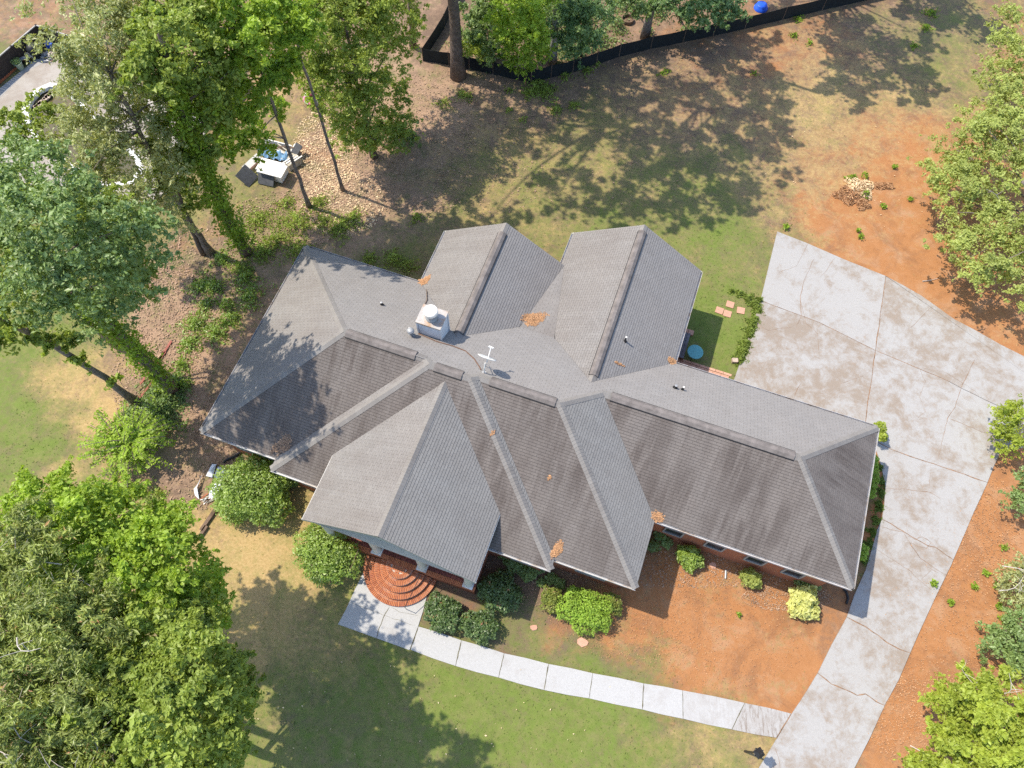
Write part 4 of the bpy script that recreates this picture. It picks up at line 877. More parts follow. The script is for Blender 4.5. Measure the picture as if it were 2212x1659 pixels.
# ------------------------------------------------------------------ planting
def crown_leaves(blobs, n_leaves, size, clumps_per=14, flat=.35, clump_r=.34, diffuse=.1):
    clumps_per *= 1.15
    tot = sum(b[3]**2*1.0 for b in blobs); Cs, Os, Ts, cl = [], [], [], []
    for (x, y, z, r_, rz) in blobs:
        nc = max(4, int(clumps_per*max(1, r_))); nl = int(n_leaves*r_*r_/tot)
        d = rng.normal(size=(nc, 3)); d /= np.linalg.norm(d, axis=1)[:, None]
        rad = rng.random(nc)**.42*(.78+.42*np.abs(np.sin(d[:, 0]*4.1+x)*np.cos(d[:, 1]*4.7+y))+.18*rng.random(nc))
        d[:, 2] = np.where(rng.random(nc) < .3, d[:, 2], np.abs(d[:, 2]))
        cc = d*rad[:, None]*np.array([r_, r_, rz])+np.array([x, y, z])
        # each clump is a spray of small leaf masses reaching outwards and drooping at the tip
        ns = 6; o_ = d*np.array([1, 1, .35])+rng.normal(size=(nc, 3))*.35; o_ /= np.linalg.norm(o_, axis=1)[:, None]
        Ls = clump_r*r_**.5*rng.uniform(.9, 2.6, nc); tt = rng.random((nc, ns)); sub = cc[:, None, :]+o_[:, None, :]*(tt*Ls[:, None])[..., None]*1.0+rng.normal(size=(nc, ns, 3))*clump_r*r_**.5*np.array([.38, .38, .22])
        sub[..., 2] -= (tt**2)*Ls[:, None]*.35
        sub = sub.reshape(-1, 3); sr_ = (clump_r*r_**.5*(.95-.5*tt)*rng.uniform(.45, .95, (nc, ns))).ravel()
        which = rng.choice(nc*ns, nl, p=sr_**2/np.sum(sr_**2))
        off = rng.normal(size=(nl, 3)); off /= np.linalg.norm(off, axis=1)[:, None]; off *= (rng.random(nl)**.6)[:, None]; off[:, 2] *= .6
        P_ = sub[which]+off*sr_[which][:, None]; P_[:, 2] -= (off[:, 0]**2+off[:, 1]**2)*sr_[which]*.35
        which = which//ns
        nd = int(nl*diffuse); e = rng.normal(size=(nd, 3)); e /= np.linalg.norm(e, axis=1)[:, None]
        rr = rng.random(nd)**.4*(.72+.5*np.abs(np.sin(e[:, 0]*5.1+x)*np.cos(e[:, 1]*5.7+y))+.3*rng.random(nd)**2)
        sel = rng.choice(nl, nd, replace=False); P_[sel] = e*rr[:, None]*np.array([r_, r_, rz])+np.array([x, y, z]); off[sel] = e
        Cs.append(P_); Os.append(off*.6+d[which]*.6); tt = rng.random(nc); Ts.append(tt[which]); cl += [tuple(c) for c in cc]
    return np.concatenate(Cs), np.concatenate(Os), np.concatenate(Ts), cl
def curve(a, b, n=5, bend=.15):
    a = Vector(a); b = Vector(b); L = (b-a).length; o_ = Vector((random.uniform(-1, 1), random.uniform(-1, 1), random.uniform(-.2, .5)))*L*bend
    return [a.lerp(b, i/n)+o_*math.sin(math.pi*i/n) for i in range(n+1)]
def tree(label, trunk_pts, r0, r1, blobs, n_leaves, size, mat, bark='bark', group=None, name='tree', limbs=10, ivy=None, dead=0, flat=.35, clumps=14, clump_r=.34, aspect=.55, cat='tree', diffuse=.10):
    base = Vector(trunk_pts[0]); base.z = 0; root = empty(name, base); tag(root, label, cat, group)
    tp = [Vector(p)-base for p in trunk_pts]; fine = []
    for i in range(len(tp)-1):
        for k_ in range(4): fine.append(tp[i].lerp(tp[i+1], k_/4)+Vector((random.uniform(-.04, .04), random.uniform(-.04, .04), 0))*(1 if i+k_ else 0))
    fine.append(tp[-1]); nf = len(fine)
    R_ = [r0+(r1-r0)*i/(nf-1) for i in range(nf)]; R_[0] = r0*1.55; R_[1] = r0*1.1 if nf > 3 else R_[1]
    MB().tube(fine, R_, 10).build('trunk', M[bark], root, smooth=True)
    bl = [(b[0]-base.x, b[1]-base.y, b[2], b[3], b[4]) for b in blobs]
    if bl:
        size *= .80; C, O, T, cl = crown_leaves(bl, int(n_leaves*1.6), size, clumps, flat, clump_r, diffuse)
        leaf_object('crown', C, size, mat, root, flat, O, aspect, clump_tint=T)
        mb = MB(); random.shuffle(cl)
        for c in cl[:limbs]:
            c = Vector(c); j = min(range(nf), key=lambda q: (fine[q]-c).length+max(0, fine[q].z-c.z+.4)*2)
            cv = curve(fine[j], c, 5, .1); rr = max(.03, R_[j]*.45); mb.tube(cv, [rr*(1-.8*i/5) for i in range(6)], 6)
        if mb.v: mb.build('limbs', M[bark], root, smooth=True)['kind'] = 'stuff'
        if dead:
            mb = MB()
            for c in random.sample(cl, min(dead, len(cl))):
                c = Vector(c)+Vector((0, 0, .5)); d = Vector((random.uniform(-1, 1), random.uniform(-1, 1), random.uniform(.1, .5))).normalized()*random.uniform(.4, 1)
                cv = curve(c-d*.9, c+d*.9, 4, .3); mb.tube(cv, [.02, .016, .013, .01, .005], 5)
                for q in cv[1:4]:
                    e = q+Vector((random.uniform(-.6, .6), random.uniform(-.6, .6), random.uniform(0, .4))); mb.tube([q, q.lerp(e, .5)+Vector((0, 0, .06)), e], [.009, .007, .004], 4)
            mb.build('dead_twigs', M['dead'], root)['kind'] = 'stuff'
    if ivy:
        i0, i1, n, rr, mt, sz = ivy; L = int((nf-1)*i1); S = int((nf-1)*i0); k_ = rng.uniform(S, max(L, S+1), n); i_ = np.minimum(k_.astype(int), nf-2); f_ = (k_-i_)[:, None]
        FA = np.array([list(p) for p in fine]); p = FA[i_]*(1-f_)+FA[i_+1]*f_
        th = rng.random(n)*2*np.pi; lump = 1+.6*np.sin(k_*2.1)+.3*np.sin(k_*5.3)
        rad = (np.array(R_)[i_]+rng.random(n)*rr*np.clip(lump, .25, 2))
        C = p+np.column_stack([np.cos(th)*rad, np.sin(th)*rad, rng.normal(size=n)*.1])
        leaf_object('ivy', C, sz, mt, root, .25, np.column_stack([np.cos(th), np.sin(th), th*0]))
    return root
def pxr(px, x, y, z): return px*(CAM_H-z)/FPX/max(.3, float(-(CL + CR*(x-1106)/FPX - CU*(y-829.5)/FPX)[2]))     # radius: photo px -> metres at that height
def BL(x, y, z, rpx, flat=.75): p = at(x, y, z); r_ = pxr(rpx, x, y, z); return (p.x, p.y, z, r_, r_*flat)
G = lambda x, y: at(x, y, 0)
def T(x, y, *pts): return [at(x, y, 0)]+[at(*p) for p in pts]

# --- left and lower left
tree('big leafy tree with bright lobed leaves, upper part of the lower left grove', T(385,1340,(300,1300,4),(235,1260,8)), .22, .08,
     [BL(330,1200,10.5,80),BL(230,1160,10,100),BL(120,1130,10,90),BL(380,1265,8.5,65),BL(300,1260,9.8,88),BL(70,1110,9,70),BL(400,1185,7,30),BL(450,1240,4,35),BL(430,1330,4,50),BL(420,1300,8,60),BL(180,1240,8.5,100),BL(40,1180,9,90),BL(320,1330,9,70),BL(260,1120,9,70),BL(150,1090,8.5,60),BL(360,1140,8.5,45)], 50000, .08, 'l_bright', limbs=14, group=None)
tree('pine with brown tips and bare white twigs at the lower left edge', T(330,1490,(200,1470,6),(80,1450,10)), .28, .1,
     [BL(60,1290,11,120),BL(150,1380,11,120),BL(70,1460,11.5,140),BL(190,1500,10.5,110),BL(110,1580,11,130),BL(20,1190,11,90),BL(40,1650,11,110),BL(200,1650,10,90),BL(190,1290,10.5,70)], 48000, .095, 'l_pine', 'bark2', limbs=12, dead=16, aspect=.26, clumps=18)
tree('dark green broadleaf tree at the bottom of the lower left grove', T(478,1590,(400,1588,4),(300,1590,8)), .25, .08,
     [BL(330,1390,10.5,90),BL(410,1410,12,55),BL(400,1480,12.5,80),BL(300,1520,11,110),BL(400,1580,12.3,90),BL(480,1500,8,45),BL(470,1570,8,55),BL(330,1640,10,110),BL(440,1640,8.5,70),BL(420,1350,9,60),BL(240,1450,10,90),BL(480,1430,9,40),BL(220,1600,10,90),BL(480,1450,4,50),BL(500,1530,4,45),BL(450,1600,4,60),BL(530,1480,2.5,25)], 58000, .082, 'l_oak', limbs=14)
tree('slim leaning tree with dense ivy and big leaf sprays beside the left lawn', T(372,842,(310,775,3),(246,712,6),(175,650,9),(110,570,12)), .26, .12,
     [BL(260,600,11,65),BL(300,545,10,50),BL(180,560,13,95),BL(90,480,14,110),BL(60,390,13,90),BL(150,640,11,55),BL(110,570,13,70),BL(230,520,12,70),BL(215,650,9,40),BL(40,560,12.5,70),BL(60,650,11,60),BL(150,430,12.5,70),BL(290,640,9,45),BL(200,700,7.5,35),BL(30,350,12,60),BL(330,520,12,50),BL(290,470,12.5,50)], 21000, .085, 'l_dark', 'bark', ivy=(.12, .95, 5200, .35, 'l_ivy', .07), limbs=14)
tree('second leafy tree filling the left edge above the lawn', T(250,740,(150,660,6),(40,560,10)), .2, .08,
     [BL(200,470,10,80),BL(60,280,9,60),BL(30,540,10,90),BL(20,430,10,70),BL(290,600,6,45),BL(240,520,7,60)], 17000, .10, 'l_oak', limbs=10)
tree('bare leaning tree with a few maple leaf clusters over the left lawn', T(292,866,(205,800,3.2),(110,742,5.5),(0,688,9),(-80,640,11)), .16, .09,
     [BL(20,740,8.5,38,.5),BL(10,620,9.5,45,.5),BL(-10,690,9.5,50,.5),BL(175,778,4.5,17,.4),BL(130,728,6.3,30,.5),BL(80,712,7.2,24,.5),BL(246,822,2.6,10,.4),BL(60,690,8,18,.5)], 3600, .13, 'l_oak', 'bark', limbs=8, clumps=5)
# --- upper left
tree('ivy wrapped tall tree right of the pool patio', T(532,545,(490,470,3),(452,384,6),(408,282,9),(370,162,12),(340,50,14)), .24, .1,
     [BL(400,230,9,60),BL(420,330,7.5,50),BL(380,110,12.5,85),BL(450,160,11,70),BL(400,30,13,80),BL(330,160,12,60),BL(350,60,14.5,50),BL(450,250,9.5,40)], 22000, .10, 'l_oak', 'bark2', ivy=(.06, .85, 8500, .42, 'l_ivy', .075), limbs=12)
tree('grey green tall tree shading the pool patio', T(455,546,(404,470,3),(351,384,6),(300,282,9),(240,161,12)), .17, .08,
     [BL(300,330,8.5,95),BL(220,250,10,110),BL(250,130,12,120),BL(190,50,13,95),BL(350,420,6,60),BL(300,450,5.5,50),BL(330,50,12,90),BL(190,370,9,60),BL(190,170,11.5,65),BL(190,290,9.5,60),BL(260,400,8,60),BL(330,230,9,90),BL(400,480,3.5,30),BL(270,20,12,90),BL(360,300,7.5,60)], 34000, .085, 'l_grey', limbs=20, aspect=.42)
tree('forked slim tree standing close beside the grey green tree', T(440,548,(398,470,3),(385,400,5.5)), .12, .06,
     [BL(385,380,5.5,45),BL(350,330,7,45),BL(410,440,3.8,26)], 5200, .09, 'l_oak', 'bark2', limbs=6)
tree('slender maple with bright green crown above the junk heap', T(668,446,(640,366,3),(606,275,6),(570,168,9),(530,60,12)), .11, .05,
     [BL(560,180,9,62),BL(520,90,11,85),BL(480,170,10,70),BL(560,40,12,80),BL(530,260,7.5,42),BL(600,235,6.8,26),BL(560,300,6,34),BL(470,30,12.5,70),BL(500,250,8,50),BL(610,150,9,45),BL(600,60,11,60),BL(490,310,6,34)], 27000, .10, 'l_bright', limbs=14)
tree('slimmest bare trunk with a small crown right of the junk heap', T(741,412,(717,332,3),(688,239,6),(655,140,9),(620,10,12)), .09, .05,
     [BL(640,60,11,48),BL(628,130,9.5,26),BL(612,10,12,45),BL(668,215,6.5,9,.5)], 4200, .09, 'l_bright', limbs=6)
tree('dense bushy tree left of the dark netting', T(808,338,(787,251,3),(766,156,6),(745,45,9)), .16, .06,
     [BL(780,250,3.5,70),BL(740,190,5.5,75),BL(800,160,5,70),BL(760,90,7.5,90),BL(840,90,5.5,45),BL(720,30,9,80),BL(820,20,8,70),BL(850,200,3,48),BL(810,290,2,52),BL(690,120,7,60),BL(700,200,6,50),BL(760,300,2.5,45),BL(870,60,5,50),BL(860,270,2,40),BL(680,40,9,60),BL(770,10,9,80)], 36000, .085, 'l_oak', 'bark2', limbs=12)
tree('brown trunked tree behind the bushy tree at the top edge', T(892,98,(887,30,3),(880,-80,6),(872,-220,9)), .16, .1,
     [BL(800,-60,9,110),BL(900,-120,9,110),BL(850,-10,6,45)], 9000, .1, 'l_oak', 'bark2', limbs=6)
tree('low dark shrub under the dense bushy tree', T(868,305,(868,296,.8)), .05, .03, [BL(868,290,.7,30),BL(850,282,.8,20)], 1800, .07, 'l_dark', name='shrub', limbs=2, cat='shrub')
# --- tall trees behind the net fence (their crowns are above the frame, their shade falls on the yard)
bp = G(990,165)
KS = 1/math.tan(SUN_EL)
def SH(px, py, z, r_, fl=.5):      # crown mass at height z whose shade falls on this spot of the yard
    g = at(px, py, 0); return (g.x-math.cos(SUN_AZ)*KS*z, g.y-math.sin(SUN_AZ)*KS*z, z, r_, r_*fl)
def UP(b, lst): return [(b.x+dx, b.y+dy, z, r_, r_*fl) for dx, dy, z, r_, fl in lst]
tree('thick straight pine trunk growing in front of the black net fence', [bp, bp+Vector((-.1, .1, 8)), bp+Vector((0, .2, 16)), bp+Vector((.1, .1, 23))], .34, .16,
     [SH(1160,300,18,1.7),SH(1290,260,19,2.30),SH(1230,420,17,2.00),SH(1060,260,18,1.78),SH(1380,330,19,2.10),SH(1080,470,16.5,1.15),SH(1340,210,19,1.68)], 7500, .17, 'l_oak', 'bark2', limbs=16, clumps=5, clump_r=.42, diffuse=.12)
b2 = G(1193,135)
tree('slim pale trunk behind the lowest point of the net fence', [b2, b2+Vector((.05, 0, 7)), b2+Vector((.1, .1, 14)), b2+Vector((.1, .1, 20))], .2, .1,
     [SH(1400,430,17,2.20),SH(1500,330,17,2.42),SH(1330,450,16,1.47),SH(1450,200,18,1.89),SH(1560,250,17,1.68)], 8500, .17, 'l_oak', 'barkp', limbs=16, clumps=5, clump_r=.42, diffuse=.12)
b3 = G(1393,82)
tree('leaning grey trunk beside the fire pit behind the fence', [b3, b3+Vector((.1, .1, 5)), b3+Vector((.0, -.2, 11)), b3+Vector((.2, -.3, 18))], .22, .1,
     [SH(1600,380,15,2.30),SH(1530,440,15,1.78),SH(1640,290,15,1.89),SH(1570,170,15,2.10),SH(1660,200,15,1.89),SH(1600,90,14,1.89)], 10500, .17, 'l_oak', 'bark', limbs=16, clumps=5, clump_r=.42, diffuse=.12)
b4 = Vector((13.5, 47, 0))
tree('tall tree beyond the top edge shading the far yard', [b4, b4+Vector((0, 0, 9)), b4+Vector((0, 0, 16))], .25, .12,
     [SH(1840,170,13,2.10),SH(1830,70,13,2.52),SH(1920,110,13,2.52),SH(1980,190,12,1.47),SH(1690,20,13,1.03)], 10500, .17, 'l_oak', 'bark', limbs=16, clumps=5, clump_r=.42, diffuse=.12)
b5 = Vector((21, 50, 0))
tree('tall tree beyond the top edge near the right corner', [b5, b5+Vector((0, 0, 9)), b5+Vector((0, 0, 15))], .25, .12,
     [SH(2060,30,11,1.89),SH(2130,70,10,1.38),SH(1980,20,12,1.38)], 7500, .17, 'l_oak', 'bark', limbs=16, clumps=5, clump_r=.42, diffuse=.12)
tree('leafy sprout on the pine trunk in front of the net fence', T(1000,128,(1008,112,1.6)), .03, .02, [BL(1010,100,1.8,22,.4),BL(1040,112,1.4,20,.4),BL(1025,108,1.7,18,.4)], 900, .07, 'l_yellow', name='sapling', limbs=3, cat='sapling')
for lab, x, y, bs, n, mt in (
   ('bright green drooping tree behind the net fence', 1140,150,[(1135,100,2.5,42),(1120,50,4,50),(1150,20,5,50),(1125,140,1.2,28),(1150,70,3.2,36),(1110,10,5,50),(1160,115,1.6,24)],14000,'l_bright'),
   ('dark understorey tree just right of the pine trunk', 1065,135,[(1060,70,2.5,42),(1040,30,3.5,42),(1070,110,1.5,26),(1080,0,4,40),(1030,70,2,30),(1085,70,2.2,34),(1040,105,1.2,24)],10500,'l_dark'),
   ('blue green tree right of the slim pale trunk', 1255,120,[(1240,80,2.5,40),(1265,50,3.2,45),(1285,10,4,48),(1225,40,3,32),(1240,110,1.3,24),(1275,90,1.6,26),(1210,10,4,40)],12500,'l_blue'),
   ('blue green bushy tree at the top edge beside the leaning trunk', 1470,45,[(1460,22,2.2,34),(1500,10,2.8,42),(1540,25,2.2,36),(1580,15,2.4,34),(1440,5,3,28)],9500,'l_blue'),
   ('small dark tree overhanging the fire pit', 1372,25,[(1370,12,3,24),(1385,28,2,16),(1350,-10,3.5,28)],2600,'l_dark')):
    tree(lab, T(x,y,(x-2,y-30,1.5)), .08, .04, [BL(a,b,z,r_) for a,b,z,r_ in bs], n, .085, mt, 'bark2', limbs=5)
# --- right side
tree('wide feathery elm reaching in from the right edge above the clay', T(2300,600,(2290,500,3),(2260,430,4.5),(2208,392,5)), .2, .08,
     [BL(2165,110,3.5,45),BL(2190,200,3.5,60),BL(2160,170,3,35),BL(2200,60,4,40),BL(2110,250,3,40,.4),BL(2060,320,2.8,35,.4),BL(2150,300,3.6,60),BL(2050,370,2.8,36,.4),BL(2110,380,3.4,55),
      BL(2190,380,4.2,60),BL(2080,430,3,30,.4),BL(2180,470,3.6,40),BL(2060,490,3,45,.4),BL(2110,520,3.2,42,.5),BL(2150,560,3,55),BL(2200,520,3.6,55),BL(2190,610,2.6,40),BL(2150,470,3.2,30),BL(2215,280,4,60),BL(2170,30,4,30),BL(2030,400,2.8,26,.4),BL(2130,440,3.2,34),BL(2085,350,3,36,.4),BL(2100,580,2.8,34,.4),BL(2180,300,4,60)], 36000, .075, 'l_elm', 'bark', limbs=26, dead=2, clumps=9, clump_r=.42, flat=.5)
tree('yellow green sapling at the right edge below the driveway bend', T(2235,975,(2205,955,1.4)), .04, .02, [BL(2175,895,1.6,26,.6),BL(2195,940,1.6,34),BL(2170,965,1.2,18,.5),BL(2212,900,2,30),BL(2155,920,1.2,12,.5)], 3000, .075, 'l_yellow', name='sapling', limbs=5, cat='sapling')
tree('small dark green sapling at the right edge halfway down', T(2225,1130,(2215,1100,1.2)), .04, .02, [BL(2208,1085,1.3,24,.6),BL(2216,1035,1.5,18,.6)], 1300, .07, 'l_dark', name='sapling', limbs=3, cat='sapling')
tree('thin pale sapling right of the clay slope', T(2215,1290,(2200,1260,1.2)), .035, .02, [BL(2188,1245,1.4,22,.5),BL(2205,1290,1.1,26,.6),BL(2175,1270,1.0,15,.5),BL(2212,1220,1.5,22)], 1500, .07, 'l_grey', name='sapling', limbs=5, dead=3, cat='sapling')
tree('round dark green bush at the right edge above the bright tree', T(2190,1420,(2180,1395,.9)), .06, .03, [BL(2175,1390,1.2,40),BL(2205,1360,1.4,38),BL(2210,1430,1.0,35)], 5500, .07, 'l_dark', name='bush', limbs=3, cat='bush')
tree('bright yellow green tree in the bottom right corner', T(2150,1600,(2160,1580,2),(2180,1570,4)), .12, .05,
     [BL(2090,1520,3,55,.6),BL(2150,1550,4,75),BL(2060,1590,2.6,50,.6),BL(2120,1620,3.4,70),BL(2200,1500,4,55),BL(2190,1640,4,70),BL(2040,1530,2.4,26,.5),BL(2060,1640,2.6,36),BL(1990,1655,1.6,26,.5),BL(2030,1480,2,14,.5)], 21000, .09, 'l_yellow', limbs=12, dead=4)

# --- shrubs by the house
def bush(label, bs, n, size, mat, name='bush', cat='bush', flat=.35, clumps=30, group=None, cr_=.25, boxy=False):
    boxy = boxy or name == 'hedge_bush' or mat in ('l_box', 'l_boxtan')
    b0 = bs[0]; base = at(b0[0], b0[1], 0); base = Vector((at(b0[0], b0[1], b0[2]).x, at(b0[0], b0[1], b0[2]).y, 0)); root = empty(name, base); tag(root, label, cat, group)
    Cs, Os = [], []; tot = sum(b[3]**2 for b in bs)
    for x, y, z, r_, fl in [(*b[:4], b[4] if len(b) > 4 else .8) for b in bs]:
        p = at(x, y, z); R = pxr(r_, x, y, z); k_ = int(n*r_*r_/tot)
        d = rng.normal(size=(k_, 3)); d /= np.linalg.norm(d, axis=1)[:, None]; d[:, 2] = np.abs(d[:, 2])*np.where(rng.random(k_) < .22, -1, 1)
        if boxy:
            e = np.column_stack([d[:, 0]*cy+d[:, 1]*sy, -d[:, 0]*sy+d[:, 1]*cy, d[:, 2]]); d = d/((np.abs(e)**5).sum(1)**.2)[:, None]*.86
        lump = 1+.10*np.sin(d[:, 0]*7+x)+.10*np.sin(d[:, 1]*8+y)+.07*np.sin(d[:, 2]*11)+rng.normal(size=k_)*.035
        rr = R*lump*(rng.random(k_)**.12)
        P_ = d*rr[:, None]*np.array([1, 1, fl])+np.array([p.x, p.y, z])
        P_[:, 2] = np.maximum(P_[:, 2], .04); Cs.append(P_); Os.append(d)
    C = np.concatenate(Cs)-np.array([base.x, base.y, 0]); O = np.concatenate(Os)
    leaf_object('foliage', C, size, mat, root, flat, O*1.3, clump_tint=.5+.5*np.sin(C[:, 0]*5+C[:, 1]*3)*np.cos(C[:, 1]*6-C[:, 0]*2))
    mb = MB()
    for i in range(5):
        q = C[rng.integers(len(C))]*.7; mb.tube([(random.uniform(-.05, .05), random.uniform(-.05, .05), 0), tuple(q*.5+np.array([0, 0, .05])), tuple(q)], [.025, .018, .008], 5)
    mb.build('stems', M['bark2'], root)
    return root
bush('largest round bright green bush at the left front corner of the house', [(545,1062,.9,72),(500,1052,.8,46),(590,1095,.7,42),(555,1025,.8,42),(510,1090,.6,42),(595,1040,.7,36)], 15000, .055, 'l_shrub')
bush('glossy green bush left of the porch with small pale flowers', [(710,1190,.8,52),(680,1175,.8,42),(745,1208,.7,40),(700,1225,.6,42),(680,1205,.6,38),(695,1150,.7,34)], 10500, .05, 'l_shrub')
bush('clipped dark hedge block right of the brick steps', [(945,1308,.5,26,.9),(965,1335,.5,28,.9),(935,1325,.45,20,.9),(975,1315,.45,20,.9),(950,1350,.4,18)], 6500, .045, 'l_hedge', 'hedge_bush')
bush('clipped hedge block with rusty dead leaves next along the walk', [(1030,1352,.45,28,.9),(1052,1358,.45,24,.9),(1012,1345,.4,20,.9),(1040,1372,.35,20),(1050,1335,.35,18)], 6000, .045, 'l_hedge', 'hedge_bush')
bush('small variegated clipped shrub left of the large bright boxwood', [(1186,1288,.5,19,1.0),(1190,1305,.45,21,1.0),(1196,1285,.45,16)], 3200, .035, 'l_boxtan')
bush('large bright green clipped boxwood mound in the front bed', [(1248,1305,.6,36,.9),(1285,1325,.55,36,.9),(1225,1315,.5,26,.9),(1290,1305,.5,26),(1300,1345,.4,22),(1260,1340,.4,30),(1240,1285,.5,20)], 12000, .035, 'l_box')
bush('small browning boxwood right of the large bright boxwood', [(1322,1302,.5,19,1.0),(1330,1315,.4,15),(1308,1292,.4,13)], 2400, .035, 'l_boxtan')
bush('dark round shrub in the shade right of the porch', [(1080,1283,.6,38),(1055,1275,.5,26),(1105,1290,.5,26),(1085,1255,.4,26)], 5500, .05, 'l_hedge')
bush('loose weedy shrub against the front wall in shade', [(1110,1215,.4,22,.5),(1140,1235,.35,20,.5),(1165,1222,.3,16,.5),(1088,1195,.4,14,.5)], 2600, .05, 'l_dark', cr_=.4)
bush('low weeds in shade behind the boxwood', [(1190,1250,.2,14,.4),(1210,1262,.2,12,.4),(1170,1258,.15,10,.4)], 900, .05, 'l_dark', 'weed_clump', 'weeds')
bush('light green shrub under the right wing eave', [(1490,1203,.5,24,.9),(1475,1195,.45,16),(1505,1212,.4,16),(1490,1222,.3,14)], 3200, .05, 'l_shrub')
bush('small round olive shrub in the clay bed', [(1622,1250,.4,21,.9),(1632,1258,.3,14),(1610,1242,.3,13)], 2600, .04, 'l_elm')
bush('golden variegated shrub near the driveway corner', [(1735,1292,.55,27,.9),(1728,1312,.45,24,.9),(1750,1320,.35,18),(1745,1275,.4,18)], 3000, .075, 'l_gold')
bush('dark green shrub behind the golden shrub under the eave', [(1732,1250,.4,20,.8),(1755,1262,.35,16),(1715,1242,.3,12)], 2200, .05, 'l_dark')
bush('dark shrub against the wall at the left of the right wing', [(1425,1155,.4,15,.7),(1410,1180,.4,14,.7),(1440,1172,.3,12)], 1500, .05, 'l_dark')
bush('bright clipped hedge strip between garage wall and driveway', [(1885,995,.5,11,1.2),(1884,1012,.5,12,1.2),(1882,1030,.5,13,1.2),(1880,1048,.5,13,1.2),(1878,1064,.5,12,1.2)], 4200, .04, 'l_box', 'hedge_bush')
bush('small bright shrub farther down the garage wall', [(1861,1188,.45,13,1),(1858,1200,.4,12,1)], 1300, .04, 'l_box')
bush('yellow green shrub at the back corner of the garage', [(1900,922,.9,13,.9),(1903,940,.8,13,.9),(1893,925,1.0,9),(1908,948,.6,8)], 1500, .05, 'l_yellow')
bush('dark shrub between the big round bush and the house wall', [(610,1015,.5,20,.8),(632,1035,.4,18,.8),(600,1000,.5,14)], 2200, .05, 'l_dark')
# fronded sapling on the left
rt = empty('fronded_shrub', G(300,975)); tag(rt, 'bright compound leaved shrub with long fronds left of the house', 'shrub')
Cs = []; mb = MB(); b0 = G(300,975)
for i in range(95):
    t = random.uniform(0, 2*math.pi); L = random.uniform(.7, 2.3); h = random.uniform(.6, 2.2)
    p0 = Vector((random.uniform(-.3, .3), random.uniform(-.3, .3), random.uniform(.1, .9))); p2 = p0+Vector((math.cos(t)*L, math.sin(t)*L, h*.5)); p1 = p0.lerp(p2, .5)+Vector((0, 0, .55))
    pp = [((1-s)**2)*p0+2*s*(1-s)*p1+s*s*p2 for s in [j/14 for j in range(15)]]
    mb.tube(pp[::2], [.014]*8, 4, False)
    for j in range(3, 15):
        d = Vector((-math.sin(t), math.cos(t), 0))
        for s in (-1, 1): 
            for q in range(2): Cs.append(pp[j]+d*s*(.06+q*.05)+Vector((random.uniform(-.03, .03), random.uniform(-.03, .03), random.uniform(-.03, .03))))
leaf_object('fronds', np.array([list(c) for c in Cs]), .075, 'l_bright', rt, .6); mb.build('stems', M['bark'], rt)
# ground cover patches, one uncountable mass each
def patch(name, label, pts, n, size, mat, hgt=.25):
    Cs = []
    for x, y, r_ in pts:
        p = at(x, y); R = pxr(r_, x, y, 0); k_ = int(n*r_*r_/sum(q[2]**2 for q in pts)); t = rng.random(k_)*2*np.pi; q = rng.random(k_)**.62*1.25*(1+.35*np.sin(t*3+x)+.25*np.sin(t*5+y))*(1+.25*rng.normal(size=k_))
        Cs.append(np.column_stack([p.x+np.cos(t)*q*R, p.y+np.sin(t)*q*R, .03+rng.random(k_)*hgt*np.clip(1.1-q, .1, 1)]))
    o = leaf_object(name, np.concatenate(Cs), size, mat, None, .45); tag(o, label, kind='stuff'); return o
patch('undergrowth', 'dense low undergrowth beside the left trunks', [(335,890,42),(365,870,30),(310,925,38),(285,895,20),(375,830,20),(340,850,22)], 9000, .06, 'l_dark', .5)
patch('undergrowth', 'bright vines along the left flank of the house', [(425,700,26),(410,745,22),(395,790,18),(445,660,18),(500,690,22),(540,640,26),(430,620,22),(460,620,22),(470,720,26),(400,830,16),(530,600,22),(490,660,18),(480,560,20)], 7500, .055, 'l_shrub', .35)
patch('undergrowth', 'low shaded vines behind the house', [(560,480,34),(600,520,32),(640,480,32),(700,480,22),(570,545,28),(520,580,22),(690,440,22),(800,560,16),(880,575,20),(650,540,26),(620,440,20)], 8500, .05, 'l_oak', .3)
patch('undergrowth', 'small green clumps in the back yard leaves', [(742,487,26),(765,470,18),(725,500,16),(850,560,20),(900,470,12),(1010,210,12),(960,225,14),(1200,240,14),(1240,230,12),(1100,240,8),(1000,205,12),(1130,260,8)], 3600, .05, 'l_oak', .3)
patch('undergrowth', 'weeds along the outside of the net fence', [(1160,185,24),(1180,200,20),(1270,155,12),(1220,165,12),(1145,205,14),(1100,198,8),(1160,-10,30),(1290,140,8)], 2600, .06, 'l_oak', .3)
patch('undergrowth', 'dark tangled undergrowth behind the net fence', [(1050,120,30),(1100,60,40),(1170,110,30),(1230,120,30),(1290,90,30),(1330,60,22),(1010,90,26),(1250,40,40),(1340,10,26),(1420,30,20),(1180,40,40),(1400,70,10),(1560,40,16),(1480,70,12)], 15000, .06, 'l_dark', .9)
patch('undergrowth', 'scattered green tufts in the far yard', [(1440,155,7),(1430,160,6),(1722,42,10),(1715,78,9),(1750,95,7),(2000,60,10),(1975,100,8),(1630,160,6),(2010,30,12)], 1200, .05, 'l_ivy', .2)
patch('undergrowth', 'ground vines beside the lower left grove', [(205,1120,22),(330,1085,26),(265,1060,24),(230,1075,18)], 2600, .06, 'l_elm', .3)
patch('undergrowth', 'grass strip between the garage wall and the driveway', [(1903,1040,8),(1905,1065,8),(1900,1095,9),(1893,1125,8),(1885,1150,8),(1877,1175,8),(1868,1210,7),(1902,1010,6)], 3600, .045, 'l_grass', .12)
